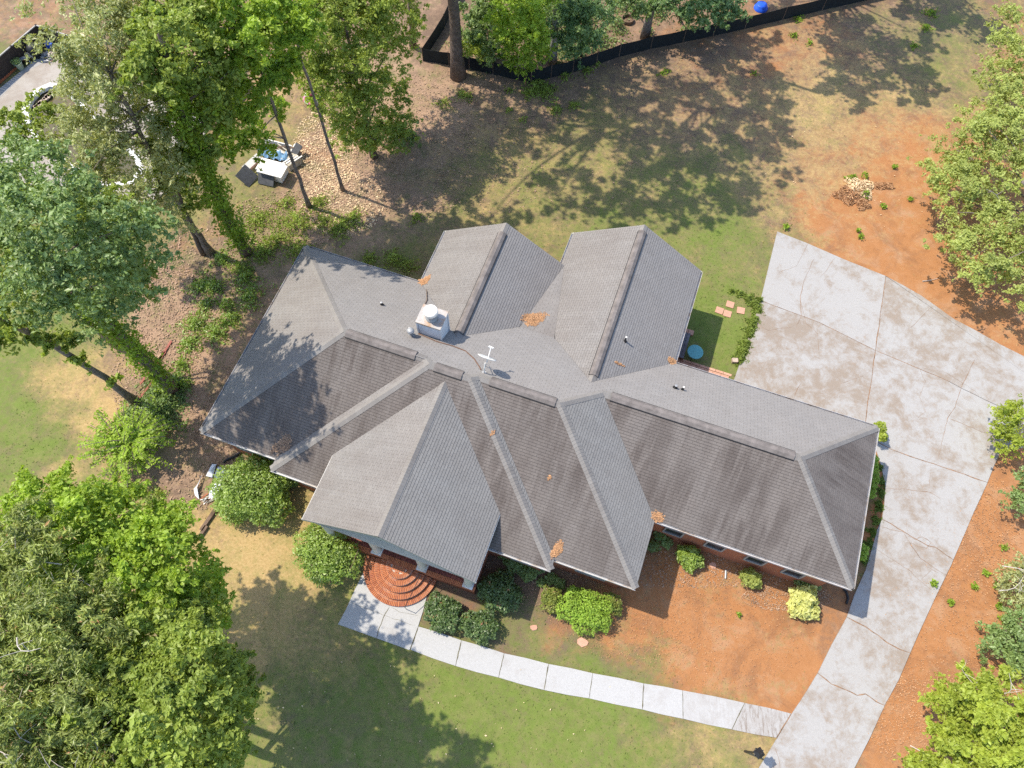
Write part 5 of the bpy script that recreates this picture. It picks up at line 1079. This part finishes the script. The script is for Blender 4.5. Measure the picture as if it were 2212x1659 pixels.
patch('undergrowth', 'tall grass border between the side lawn and the driveway', [(1632,658,9),(1637,672,8),(1630,690,8),(1624,707,8),(1618,725,8),(1612,742,9),(1606,758,9),(1600,772,9),(1615,645,8),(1597,635,6),(1580,630,4),(1635,665,8),(1627,698,9),(1621,716,9),(1609,750,9),(1603,765,9),(1597,780,8),(1640,650,6)], 11000, .055, 'l_ivygrass', .25)
# litter
def scatter(name, label, polys, n, size, mat, z=.03, flat=.7):
    Cs = []
    for (x, y, rx, ry, wgt) in polys:
        k_ = int(n*wgt); t = rng.random(k_)*2*np.pi; q = np.sqrt(rng.random(k_)); px_ = x+np.cos(t)*q*rx; py_ = y+np.sin(t)*q*ry
        for a, b in zip(px_, py_): Cs.append(tuple(at(a, b, z+random.random()*.03)))
    o = leaf_object(name, np.array(Cs), size, mat, None, flat); tag(o, label, kind='stuff')
scatter('leaf_litter', 'pinkish brown leaf litter under the left trees', [(370,720,90,150,.4),(430,600,90,110,.2),(470,900,70,120,.15),(430,1040,80,60,.08),(300,820,60,110,.17)], 6500, .045, 'l_strawp' if 0 else 'l_litter')
scatter('leaf_litter', 'tan leaf litter across the rear yard', [(760,380,120,110,.25),(900,330,130,150,.25),(950,230,120,80,.15),(620,480,120,70,.15),(1050,330,130,150,.1),(1300,280,300,180,.1)], 9000, .042, 'l_litter')
scatter('leaf_litter', 'orange and tan leaves lying right of the junk heap', [(700,330,70,95,.6),(740,440,90,70,.4)], 4200, .038, 'l_strawp')
scatter('leaf_litter', 'wood chips and dead leaves on the right clay slope', [(2050,1380,150,280,.5),(1990,1560,120,100,.3),(2140,1150,70,120,.2)], 9000, .026, 'l_litterr')
scatter('leaf_litter', 'chips scattered over the front clay bed', [(1380,1320,200,110,.4),(1560,1360,200,130,.4),(1250,1220,180,60,.2)], 6000, .02, 'l_litterr')
scatter('leaf_litter', 'few pale leaves on the lawns', [(900,1540,500,120,.5),(1850,300,300,200,.5)], 130, .03, 'l_strawp', .05)
scatter('leaf_litter', 'dark mulch chips in the front bed', [(1500,1230,260,40,.5),(1150,1250,120,60,.3),(1700,1290,100,30,.2)], 5000, .03, 'l_litter')
# seedlings
for i, (x, y, r_, lab) in enumerate([(1858,513,7,'seedling just above the driveway top curve'),(1852,500,4,'tiny seedling above the one by the driveway curve'),(1857,517,0,''),(1906,448,6,'seedling right of the brush pile'),(1964,433,5,'seedling farthest right of the brush pile'),(1930,363,5,'seedling north of the brush pile'),
      (1698,492,8,'weed at the top left corner of the driveway'),(2015,1262,8,'largest seedling on the slope beside the driveway crack'),(2127,1239,8,'seedling nearest the pale sapling on the slope'),(2101,1268,8,'seedling below and left of the pale sapling'),(2149,1265,6,'seedling touching the pale sapling'),
      (2052,1302,7,'seedling lowest on the upper slope'),(2165,1183,7,'seedling upper right on the slope'),(2155,1311,8,'seedling right under the pale sapling'),(2165,1340,12,'leafy seedling just above the dark right bush'),(1595,1328,4,'tiny weed in the middle of the clay bed')]):
    if not r_: continue
    b = at(x, y); root = empty('seedling', b); tag(root, lab, 'seedling', 'seedlings on bare ground'); R = pxr(r_, x, y, 0)
    C = rng.normal(size=(90, 3))*np.array([R*.45, R*.45, .05])+np.array([0, 0, .14]); leaf_object('leaves', C, .055, 'l_ivy', root, .5)
    MB().tube([(0, 0, 0), (.01, 0, .14)], .008, 5).build('stem', M['bark'], root)
# grass blades over the greener lawns, one mass
npts = 150000; gp_ = np.column_stack([rng.uniform(-24, 20, npts), rng.uniform(-3, 42, npts)]); cw = cover(gp_); keep = rng.random(npts) < np.clip(cw[:, 0]*1.0-.12, 0, .9); gp_ = gp_[keep]
excl = [[at(*p) for p in ((1678,501),(1912,597),(2290,800),(2162,973),(2103,1106),(1965,1411),(1845,1659),(1640,1655),(1828,1333),(1883,1183),(1910,1086),(1897,966),(1580,835),(1642,650))],
        [at(*p) for p in ((787,1232),(730,1349),(887,1404),(1175,1491),(1475,1553),(1676,1594),(1708,1541),(1390,1476),(1185,1434),(904,1353),(930,1260))]]
ok_ = np.ones(len(gp_), bool)
for e in excl: ok_ &= ~inpoly(gp_, e)
uu = np.column_stack([cy*(gp_[:, 0]-HO[0])+sy*(gp_[:, 1]-HO[1]), -sy*(gp_[:, 0]-HO[0])+cy*(gp_[:, 1]-HO[1])]); ok_ &= ~inpoly(uu, WP)
gp_ = gp_[ok_]
o = leaf_object('grass', np.column_stack([gp_, np.full(len(gp_), .02)]), .035, 'l_grass', None, .15, aspect=.3); tag(o, 'short lawn grass', kind='stuff')

# ------------------------------------------------------------------ fences
nf = empty('net_fence', G(1147,178)); tag(nf, 'low black mesh fence winding along the top edge of the yard', 'fence'); b0 = G(1147,178)
NF = [(990,-10),(960,60),(914,132),(970,141),(1014,150),(1065,161),(1120,173),(1147,179),(1190,168),(1237,157),(1288,140),(1337,123),(1405,106),(1475,92),(1540,78),(1608,63),(1690,43),(1775,23),(1875,0),(1975,-25)]
for i in range(len(NF)-1):
    a = G(*NF[i])-b0; b = G(*NF[i+1])-b0; n = 6; v = []; f = []
    for k_ in range(n+1):
        p = a.lerp(b, k_/n); sag = -.05*math.sin(math.pi*k_/n); dd = Vector((-(b-a).y, (b-a).x, 0)).normalized()*random.uniform(-.03, .03)*(0 < k_ < n)
        v += [(p.x, p.y, 0), (p.x+dd.x, p.y+dd.y, .5), (p.x, p.y, .95+sag)]
        if k_: q = 3*k_; f += [(q-3, q, q+1, q-2), (q-2, q+1, q+2, q-1)]
    pn = mesh('net_panel', v, f, M['net'], nf); s_ = pn.modifiers.new('solid', 'SOLIDIFY'); s_.thickness = .012
    MB().tube([(a.x, a.y, 0), (a.x, a.y, 1.05)], .022, 6).build('post', M['timber'], nf)
st = at(1135,183); s1 = empty('wood_stake', st); tag(s1, 'short wooden stake in front of the net fence bend', 'stake'); MB().box(-.02, .02, -.02, .02, 0, .6).build('stake', M['timber_red'], s1)
pf = empty('patio_fence', G(0,181)); tag(pf, 'tall dark board fence with pale top rail behind the pool patio', 'fence'); b0 = G(0,181)
PF = [(-60,236),(0,181),(50,137),(102,92),(165,112),(230,130)]
for i in range(len(PF)-1):
    a = G(*PF[i])-b0; b = G(*PF[i+1])-b0; L = (b-a).length; n = max(2, int(L/.16))
    for k_ in range(n):
        p = a.lerp(b, k_/n); q = a.lerp(b, (k_+.94)/n); MB().beam((p.x, p.y, .62), (q.x, q.y, .62), .03, 1.2).build('fence_board', M['fence_dark'], pf)
    MB().beam((a.x, a.y, 1.26), (b.x, b.y, 1.26), .07, .05).build('top_rail', M['fence_cap'], pf)
    MB().box(-.05, .05, -.05, .05, 0, 1.3).build('post', M['fence_dark'], pf).location = a
# patio, pool
pat = empty('patio'); tag(pat, 'pale concrete pool patio under the left trees', kind='structure')
def holed(name, outer, hole, z0, z1, mat, parent):
    cu = bpy.data.curves.new(name, 'CURVE'); cu.dimensions = '2D'; cu.fill_mode = 'BOTH'; cu.extrude = (z1-z0)/2
    for poly in (outer, hole):
        s = cu.splines.new('POLY'); s.points.add(len(poly)-1)
        for i, p in enumerate(poly): s.points[i].co = (p[0], p[1], 0, 1)
        s.use_cyclic_u = True
    t = bpy.data.objects.new('tmp', cu); col.objects.link(t); bpy.context.view_layer.update()
    me = bpy.data.meshes.new_from_object(t.evaluated_get(bpy.context.evaluated_depsgraph_get())); bpy.data.objects.remove(t)
    me.materials.clear(); me.materials.append(M[mat]); me.name = name
    o = bpy.data.objects.new(name, me); o.location = (0, 0, (z0+z1)/2); return link(o, parent)
pooly = ccw([tuple(p[:2]) for p in POOL])
def offs(poly, d): return [tuple(q) for q in inset(poly, d)]
outer = ccw([tuple(at(*p)[:2]) for p in ((-80,262),(15,185),(95,115),(150,125),(250,170),(420,210),(470,230),(440,300),(400,360),(365,410),(330,440),(260,455),(150,430),(0,380),(-90,340))])
o = holed('patio_slab', outer, offs(pooly, -.32), -.05, .07, 'patio', pat); o['dirt'] = .04
o = holed('coping', offs(pooly, -.31), pooly, -.1, .12, 'white', pat)
mesh('pool_water', [(p[0], p[1], -.18) for p in offs(pooly, -.05)], [tuple(range(len(pooly)))], M['pool'], None).__setitem__('kind', 'structure')
mesh('patio_strip', [tuple(at(*p, .074)) for p in ((-30,240),(60,152),(140,115),(100,110),(15,178),(-40,222))], [(0,1,2,3,4,5)], M['drive'], pat)
# stone row along the pool edge
sr = empty('pool_stones', G(95,215)); tag(sr, 'row of small tan stones on the pool step', 'stones')
for i in range(26):
    t = i/25; p = at(78+34*t+random.uniform(-3, 3), 232-30*t+random.uniform(-3, 3), -.1)-G(95,215); s = random.uniform(.08, .16)
    v = [(p.x+math.cos(a)*s*random.uniform(.7, 1.1), p.y+math.sin(a)*s*random.uniform(.7, 1.1), p.z+h) for h in (0, .08) for a in [k_*math.pi/3 for k_ in range(6)]]
    mesh('stone', v, [tuple(range(6))[::-1], tuple(range(6, 12))]+[(k_, (k_+1) % 6, (k_+1) % 6+6, k_+6) for k_ in range(6)], M['stone'], sr)
ed = empty('patio_edging', G(30,163)); tag(ed, 'orange brick edging at the foot of the patio fence', 'edging')
for i in range(30):
    t = i/30; p = at(-5+92*t, 186-84*t, 0)-G(30,163); q = at(-5+92*(t+.9/30), 186-84*(t+.9/30), 0)-G(30,163); MB().beam((p.x, p.y, .08), (q.x, q.y, .08), .1, .12).build('brick', M['terracotta'], ed)
# timber retaining wall and striped pavers
pw = empty('paver_terrace', G(470,230)); tag(pw, 'terrace of pale rectangular pavers seen through the trees', 'terrace')
o0 = G(470,262); dxv = (G(518,205)-G(470,275)).normalized(); dyv = Vector((-dxv.y, dxv.x, 0))
MB().prism(ccw([tuple((o0+dxv*a+dyv*b-G(470,230))[:2]) for a, b in ((-.6,-.1),(3.1,-.1),(3.1,2.9),(-.6,2.9))]), -.02, .09).build('terrace_base', M['black'], pw)
for i in range(7):
    for j in range(9):
        c = o0+dxv*(-.35+i*.52+(j % 2)*.2)+dyv*(.1+j*.31)-G(470,230)
        ob = brick_at('paver', pw, (c.x, c.y), (.47, .26, .05), math.atan2(dxv.y, dxv.x), 'stone_pale', .09) if 'stone_pale' in M else None
        if ob is None:
            M['stone_pale'] = mat_plain('pale_paver', (.45, .42, .40), .9, .15, 5); brick_at('paver', pw, (c.x, c.y), (.47, .26, .05), math.atan2(dxv.y, dxv.x), 'stone_pale', .09)
tw = empty('timber_wall', o0); tag(tw, 'dark timber retaining edge below the paver terrace', 'retaining wall')
for j in range(3): a = dxv*-.9-dyv*(.35); b = dxv*3.3-dyv*(.35); MB().beam((a.x, a.y, .1+j*.17), (b.x, b.y, .1+j*.17), .16, .15).build('timber', M['timber'], tw)

# ------------------------------------------------------------------ loose things
def rotbox(root, name, px, py, z, sx, sy_, sz, rz, mat, tilt=(0, 0)):
    p = at(px, py, z)-root.location; Mx = Matrix.Translation(p) @ Matrix.Rotation(rz, 4, 'Z') @ Matrix.Rotation(tilt[0], 4, 'X') @ Matrix.Rotation(tilt[1], 4, 'Y')
    return MB().box(-sx/2, sx/2, -sy_/2, sy_/2, -sz/2, sz/2, Mx).build(name, M[mat], root)
jl = empty('white_freezer', G(592,378)); tag(jl, 'large white chest box lying on the junk heap', 'chest'); rz = math.radians(-15)
rotbox(jl, 'chest_body', 588, 368, .38, 1.45, .85, .68, rz, 'junk_white'); rotbox(jl, 'lid', 588, 365, .75, 1.48, .88, .05, rz, 'junk_white')
for x, y, r_, tl, lab in ((575,385,-.22,(.85,0),'charcoal fabric panel leaning against the white chest'),(533,382,-.55,(.15,.75),'charcoal fabric panel standing left of the white chest')):
    q = empty('fabric_panel', G(x, y)); tag(q, lab, 'panel'); rotbox(q, 'panel', x, y-2, .38, .92, .85, .08, r_, 'panel_dark', tl)
q = empty('beige_cabinet', G(630,352)); tag(q, 'beige cabinet with shelves right of the white chest', 'cabinet'); rotbox(q, 'cabinet_body', 630, 348, .25, .75, .85, .45, rz-.5, 'junk_beige')
for j in range(3): rotbox(q, 'slat', 622+j*9, 345, .50, .07, .8, .04, rz-.5, 'junk_white')
q = empty('white_board', G(545,352)); tag(q, 'white board standing left of the white chest', 'board'); rotbox(q, 'board', 545, 352, .3, .45, 1.2, .06, rz-.3, 'junk_white', (0, .5)); rotbox(q, 'batten', 556, 352, .33, .09, 1.1, .07, rz-.3, 'brown', (0, .5))
q = empty('open_chest', G(603,325)); tag(q, 'open white chest full of scrap behind the blue cloth', 'chest')
for a, b, sx, sy_ in ((603,314,1.7,.06),(603,332,1.7,.06),(572,322,.06,.6),(635,326,.06,.6)): rotbox(q, 'side_panel', a, b, .3, sx, sy_, .55, rz, 'junk_white')
for j in range(7): rotbox(q, 'scrap_board', 590+j*5+random.uniform(-6, 6), 321+random.uniform(-5, 5), .5+j*.02, random.uniform(.6, 1.3), .06, .04, rz+random.uniform(-.5, .5), random.choice(['junk_white', 'timber', 'junk_beige']))
q = empty('office_chair', G(640,328)); tag(q, 'black broken chair back on the right of the junk heap', 'chair'); rotbox(q, 'backrest', 641, 322, .55, .4, .62, .09, -.5, 'panel_dark', (.3, .3)); rotbox(q, 'seat', 633, 335, .35, .45, .45, .1, -.5, 'black', (.1, 0)); rotbox(q, 'frame', 636, 330, .2, .5, .06, .35, -.4, 'junk_beige')
q = empty('blue_cloth', G(590,340)); tag(q, 'crumpled blue cloth spread across the junk heap', 'cloth'); b0 = q.location
v = []; f = []
for j in range(10):
    for i in range(22):
        p = at(563+i*3, 330+j*2.2+i*.6, 0)-b0; v.append((p.x, p.y, .52+.09*math.sin(i*1.3+j*.4)+.05*math.sin(i*2.9-j)+random.uniform(-.02, .02)))
        if i and j: n = j*22+i; f.append((n-23, n-22, n, n-1))
mesh('cloth', v, f, M['tarp'], q, smooth=True)
fl = empty('pool_float', G(676,216)); tag(fl, 'pink and white inflatable ring under the bushy tree', 'pool float')
for i in range(10):
    t0, t1 = 2*math.pi*i/10, 2*math.pi*(i+1)/10; MB().tube([(.42*math.cos(t0+(t1-t0)*s/3), .42*math.sin(t0+(t1-t0)*s/3), .14) for s in range(4)], .14, 8, False).build('ring_section', M['pink' if i % 2 else 'white'], fl, smooth=True)
bl = empty('blue_tub', G(1643,18)); tag(bl, 'upturned bright blue plastic tub beyond the net fence', 'tub'); MB().lathe([(.46, 0), (.44, .12), (.38, .16), (.34, .30), (.30, .33)], 20).build('tub', M['blue'], bl, smooth=True)
fp = empty('fire_pit', G(1355,46)); tag(fp, 'round dark metal fire ring behind the net fence', 'fire ring'); MB().lathe([(.40, 0), (.40, .25), (.36, .25), (.36, .02), (.02, .02)], 24).build('ring', M['timber'], fp)
bl = empty('blue_bucket', G(112,100)); tag(bl, 'small blue box beside the scrap at the patio corner', 'box'); MB().box(-.2, .2, -.2, .2, 0, .3).box(-.22, .22, -.22, .22, .3, .34).build('box', M['blue'], bl)
gr = empty('grill', G(85,125)); tag(gr, 'black covered grill among the patio furniture', 'grill'); MB().lathe([(.18, 0), (.18, .3), (.36, .5), (.36, .8), (.24, .95), (.05, 1.0)], 16).build('grill_body', M['black'], gr, smooth=True); MB().box(-.25, .25, -.02, .02, .6, .64).build('handle', M['galv'], gr)
for x, y, r_, lab in ((72,128,.7,'white patio chair frame by the dark fence'),(92,104,.6,'white folded chair frame behind the grill')):
    q = empty('patio_chair', G(x, y), r_); tag(q, lab, 'chair')
    for sx in (-.25, .25): MB().tube([(sx, -.25, 0), (sx, .2, .42), (sx, .35, .95)], .025, 6).build('leg', M['white'], q); MB().tube([(sx, .25, 0), (sx, -.2, .42)], .025, 6).build('leg', M['white'], q)
    MB().beam((-.25, .35, .95), (.25, .35, .95), .04, .05).build('backrest', M['white'], q); MB().box(-.25, .25, -.2, .2, .40, .43).build('seat', M['junk_beige'], q)
jp = empty('scrap_pile', G(104,122)); tag(jp, 'pile of pale scrap pieces right of the grill', 'scrap pile')
for i in range(28): rotbox(jp, 'scrap_piece', 104+random.gauss(0, 7), 122+random.gauss(0, 5), random.uniform(.03, .2), random.uniform(.05, .4), random.uniform(.04, .1), .05, random.uniform(0, 3), random.choice(['junk_white', 'junk_beige', 'brown', 'galv']))
pl = empty('planter', G(48,150)); tag(pl, 'tall sage green planter in the fence shade', 'planter'); MB().lathe([(.16, 0), (.24, .5), (.26, .52), (.22, .52), (.2, .45), (.02, .45)], 16).build('pot', M['ivory'], pl, smooth=True)
leaf_object('foliage', rng.normal(size=(140, 3))*np.array([.12, .12, .08])+np.array([0, 0, .58]), .05, 'l_dark', pl)
bn = empty('patio_bench', G(62,136)); tag(bn, 'short grey plank bench behind the planter', 'bench'); bn.rotation_euler = (0, 0, .55); MB().box(-.45, .45, -.12, .12, .38, .42).build('seat', M['galv'], bn); [MB().box(x, x+.05, -.1, .1, 0, .38).build('leg', M['galv'], bn) for x in (-.42, .37)]
st_ = empty('cream_ornament', G(198,422)); tag(st_, 'cream rounded stone ornament on the patio seen through leaves', 'ornament'); MB().lathe([(.3, 0), (.42, .1), (.34, .35), (.2, .5), (.05, .56)], 10).build('stone', M['junk_beige'], st_, smooth=True)
# brush pile
bpz = empty('brush_pile', G(1855,420)); tag(bpz, 'heap of dry orange and cream leaves on the bare clay', 'brush pile'); b0 = bpz.location
def heap(name, px, py, rx, ry, n, h, size, mat):
    p = at(px, py)-b0; RX, RY = pxr(rx, px, py, 0), pxr(ry, px, py, 0)*1.15; t = rng.random(n)*2*np.pi; q = np.sqrt(rng.random(n)); e = 1+.2*np.sin(t*4+px)
    leaf_object(name, np.column_stack([p.x+np.cos(t)*q*RX*e, p.y+np.sin(t)*q*RY*e, .03+h*(1-q*q)*(.6+.4*rng.random(n))]), size, mat, bpz, .45)
heap('dry_leaves', 1830,423,28,20,1500,.35,.05,'l_litterr'); heap('dry_leaves', 1853,408,34,26,1700,.45,.05,'l_strawp'); heap('dry_leaves', 1863,442,17,14,500,.2,.045,'l_litterr')
heap('dry_leaves', 1908,402,24,9,600,.15,.04,'l_litterr'); heap('green_sprigs', 1838,388,14,7,220,.4,.05,'l_ivy'); heap('green_sprigs', 1867,383,6,9,130,.4,.05,'l_ivy'); heap('green_sprigs', 1866,424,10,8,150,.5,.05,'l_ivy')
# debris by the left corner
db = empty('torn_sheet', G(455,1015)); tag(db, 'torn pale blue plastic sheeting beside the round bush', 'sheeting'); b0 = db.location
for poly, z in ((((460,1004),(470,1005),(460,1033),(447,1030)),.12),(((472,1009),(502,1019),(485,1040),(464,1032)),.10),(((455,1052),(475,1040),(482,1058),(472,1082),(452,1074)),.09),(((440,1026),(432,1045),(421,1058),(424,1072),(432,1080),(428,1055)),.16)):
    v = []; c = sum((at(*p)-b0 for p in poly), Vector())/len(poly)
    for p in poly: q = at(*p)-b0; v.append((q.x, q.y, z+random.uniform(-.06, .06)))
    v.append((c.x, c.y, z+.08)); n = len(poly); o = mesh('sheet_piece', v, [(i, (i+1) % n, n) for i in range(n)], M['sheet'], db); s_ = o.modifiers.new('s', 'SOLIDIFY'); s_.thickness = .01
for i in range(9): rotbox(db, 'torn_strip', 448+random.uniform(-12, 14), 1078+random.uniform(-8, 6), .06, random.uniform(.3, .8), .04, .02, random.uniform(.2, .9), random.choice(['junk_beige', 'terracotta', 'white']))
for x, y, L, r_, lab in ((451,1122,1.15,1.15,'long weathered timber lying on the tan lawn'),(437,1151,.7,1.15,'short weathered timber below the long one')):
    q = empty('timber', G(x, y)); tag(q, lab, 'timber'); rotbox(q, 'beam', x, y, .08, L, .16, .15, r_, 'timber', (0, 0))
for x, y, L, r_, lab in ((330,795,2.0,1.15,'long red plank under the leaning trees'),(352,765,1.6,1.25,'red plank nearest the leaf patch right of the trunk'),(322,835,1.6,1.1,'lower red plank beside the bare trunk base'),(304,775,.7,1.55,'short pale red plank left of the big trunk')):
    q = empty('red_plank', G(x, y)); tag(q, lab, 'plank'); rotbox(q, 'plank', x, y, .05, L, .11, .05, r_, 'timber_red')
q = empty('white_pipe', G(317,868)); tag(q, 'short white pipe beside the lowest red plank', 'pipe'); MB().tube([(0, 0, .05), (.12, .45, .05)], .025, 6).build('pipe', M['white'], q)
q = empty('blue_bag', G(480,1615)); tag(q, 'small turquoise bag lying in the mulch ring', 'bag')
v = [(-.16,-.12,.02),(.15,-.16,.02),(.18,.12,.02),(-.12,.16,.02),(-.10,-.07,.14),(.09,-.09,.16),(.10,.08,.15),(-.08,.09,.13)]
mesh('bag', v, [(4,5,6,7),(0,1,5,4),(1,2,6,5),(2,3,7,6),(3,0,4,7)], M['bag'], q, smooth=True)
for x, y, s, lab in ((1683/1.0,0,0,''),): pass
for i, (x, y, s, lab) in enumerate(((1259,1387,.28,'largest flat pink stone below the boxwood'),(1153,1356,.2,'flat pink stone at the edge of the roof shade'),(1540,1222,.2,'flat pink stone near the light green shrub'))):
    q = empty('flat_stone', G(x, y)); tag(q, lab, 'stone'); n = 7; v = [(math.cos(2*math.pi*k_/n)*s*random.uniform(.6, 1), math.sin(2*math.pi*k_/n)*s*random.uniform(.5, .9), h) for h in (0, .05) for k_ in range(n)]
    mesh('stone', v, [tuple(range(n))[::-1], tuple(range(n, 2*n))]+[(k_, (k_+1) % n, (k_+1) % n+n, k_+n) for k_ in range(n)], M['paver_pink'], q)
# side garden: stepping stones, brick walk, boards, table
for x, y, r_, lab in ((1577,658,-.3,'upper stepping stone on the side lawn'),(1554,671,-.35,'leftmost stepping stone, half in shade'),(1571,678,-.3,'lowest stepping stone on the side lawn'),(1600,671,-.2,'rounded stepping stone farthest right')):
    q = empty('stepping_stone', G(x, y), r_); tag(q, lab, 'stepping stone', 'stepping stones on the side lawn'); MB().box(-.2, .2, -.19, .19, -.02, .035).build('paver', M['paver_pink'], q)
bw = empty('paver_walk', H(9, 1.88)); bw.rotation_euler = (0, 0, YAW); tag(bw, 'narrow walk of pink pavers behind the garage wing', kind='structure')
for i in range(8):
    brick_at('paver', bw, (-1.35+i*.42, -.12), (.405, .40, .05), 0, 'paver_pink', 0); brick_at('paver', bw, (-1.35+i*.42+.1, .17), (.405, .13, .05), 0, 'paver_pink', 0)
dk = empty('deck_landing', H(7.72, 2.75)); dk.rotation_euler = (0, 0, YAW); tag(dk, 'small grey plank landing in the shade beside the rear gable', 'deck')
for i in range(6): MB().box(-.28+i*.155, -.28+i*.155+.14, -.75, .75, .28, .32).build('board', M['grey_board'], dk)
MB().box(-.28, .64, -.72, -.68, 0, .28).box(.6, .64, -.68, .72, 0, .28).build('frame', M['timber'], dk)
for j in range(2):
    for i in range(3): brick_at('paver', dk, (.05+i*.3, .95-j*.0), (.28, .28, .12+.0*j), 0, 'paver_pink', .02)
tb = empty('round_table', at(1502,760,.55)-Vector((0, 0, .55))); tag(tb, 'round teal mosaic table in the shade by the deck landing', 'table')
MB().lathe([(.02, .50), (.38, .50), (.40, .52), (.40, .55), (.37, .565), (.02, .565)], 28).build('tabletop', M['teal'], tb)
for k_ in range(3): t = k_*2.09; MB().tube([(.28*math.cos(t), .28*math.sin(t), 0), (.12*math.cos(t), .12*math.sin(t), .28), (.26*math.cos(t), .26*math.sin(t), .5)], .015, 6).build('leg', M['steel_black'], tb)
q = empty('field_stone', G(1586,781)); tag(q, 'tan block stone at the corner of the grass border', 'stone'); MB().box(-.15, .14, -.12, .11, 0, .2).build('stone', M['stone'], q)
# lamp post
lp = empty('lamp_post', G(1609,1623)); tag(lp, 'black lantern lamp post on the lawn by the driveway', 'lamp post')
MB().tube([(0, 0, 0), (0, 0, 1.45)], [.05, .035], 8).build('pole', M['steel_black'], lp)
lt = empty('lantern', (0, 0, 1.45)); lt.parent = lp; lt.rotation_euler = (0, 0, -.25)
MB().prism([(-.07,-.07),(.07,-.07),(.07,.07),(-.07,.07)], 0, .03).build('lantern_base', M['steel_black'], lt)
v = [(-.08,-.08,.03),(.08,-.08,.03),(.08,.08,.03),(-.08,.08,.03),(-.15,-.15,.36),(.15,-.15,.36),(.15,.15,.36),(-.15,.15,.36)]
mesh('lantern_glass', v, [(0,1,5,4),(1,2,6,5),(2,3,7,6),(3,0,4,7)], M['lampglass'], lt)
for i in range(4): MB().beam(v[i], v[i+4], .018, .018).build('frame_bar', M['steel_black'], lt)
MB().lathe([(.235, .36), (.235, .375), (.07, .50), (.03, .56), (.01, .58)], 4).build('lantern_roof', M['steel_black'], lt)
# small boulder / drain grate
q = empty('wood_branch', G(1985,1500+70)); 
q.location = G(2155/1.0*0+2165, 1300); bpy.data.objects.remove(q)
for x, y, L, r_, lab in ((1962+160,1625,1.1,.9,'bare white stick on the slope near the bottom'),(2150,1625-70,.9,1.0,'pale stick under the bright corner tree'),(1987+5,608,.9,.1,'pale stick on the clay left of the elm shade'),(1976+180,1490-100,.5,.7,'short pale stick on the right slope')):
    q = empty('stick', G(x-0, y)); tag(q, lab, 'stick'); MB().tube([(0, 0, .04), (L*.4*math.cos(r_), L*.4*math.sin(r_), .07), (L*math.cos(r_+.15), L*math.sin(r_+.15), .03)], [.025, .02, .008], 5).build('branch', M['dead'], q)
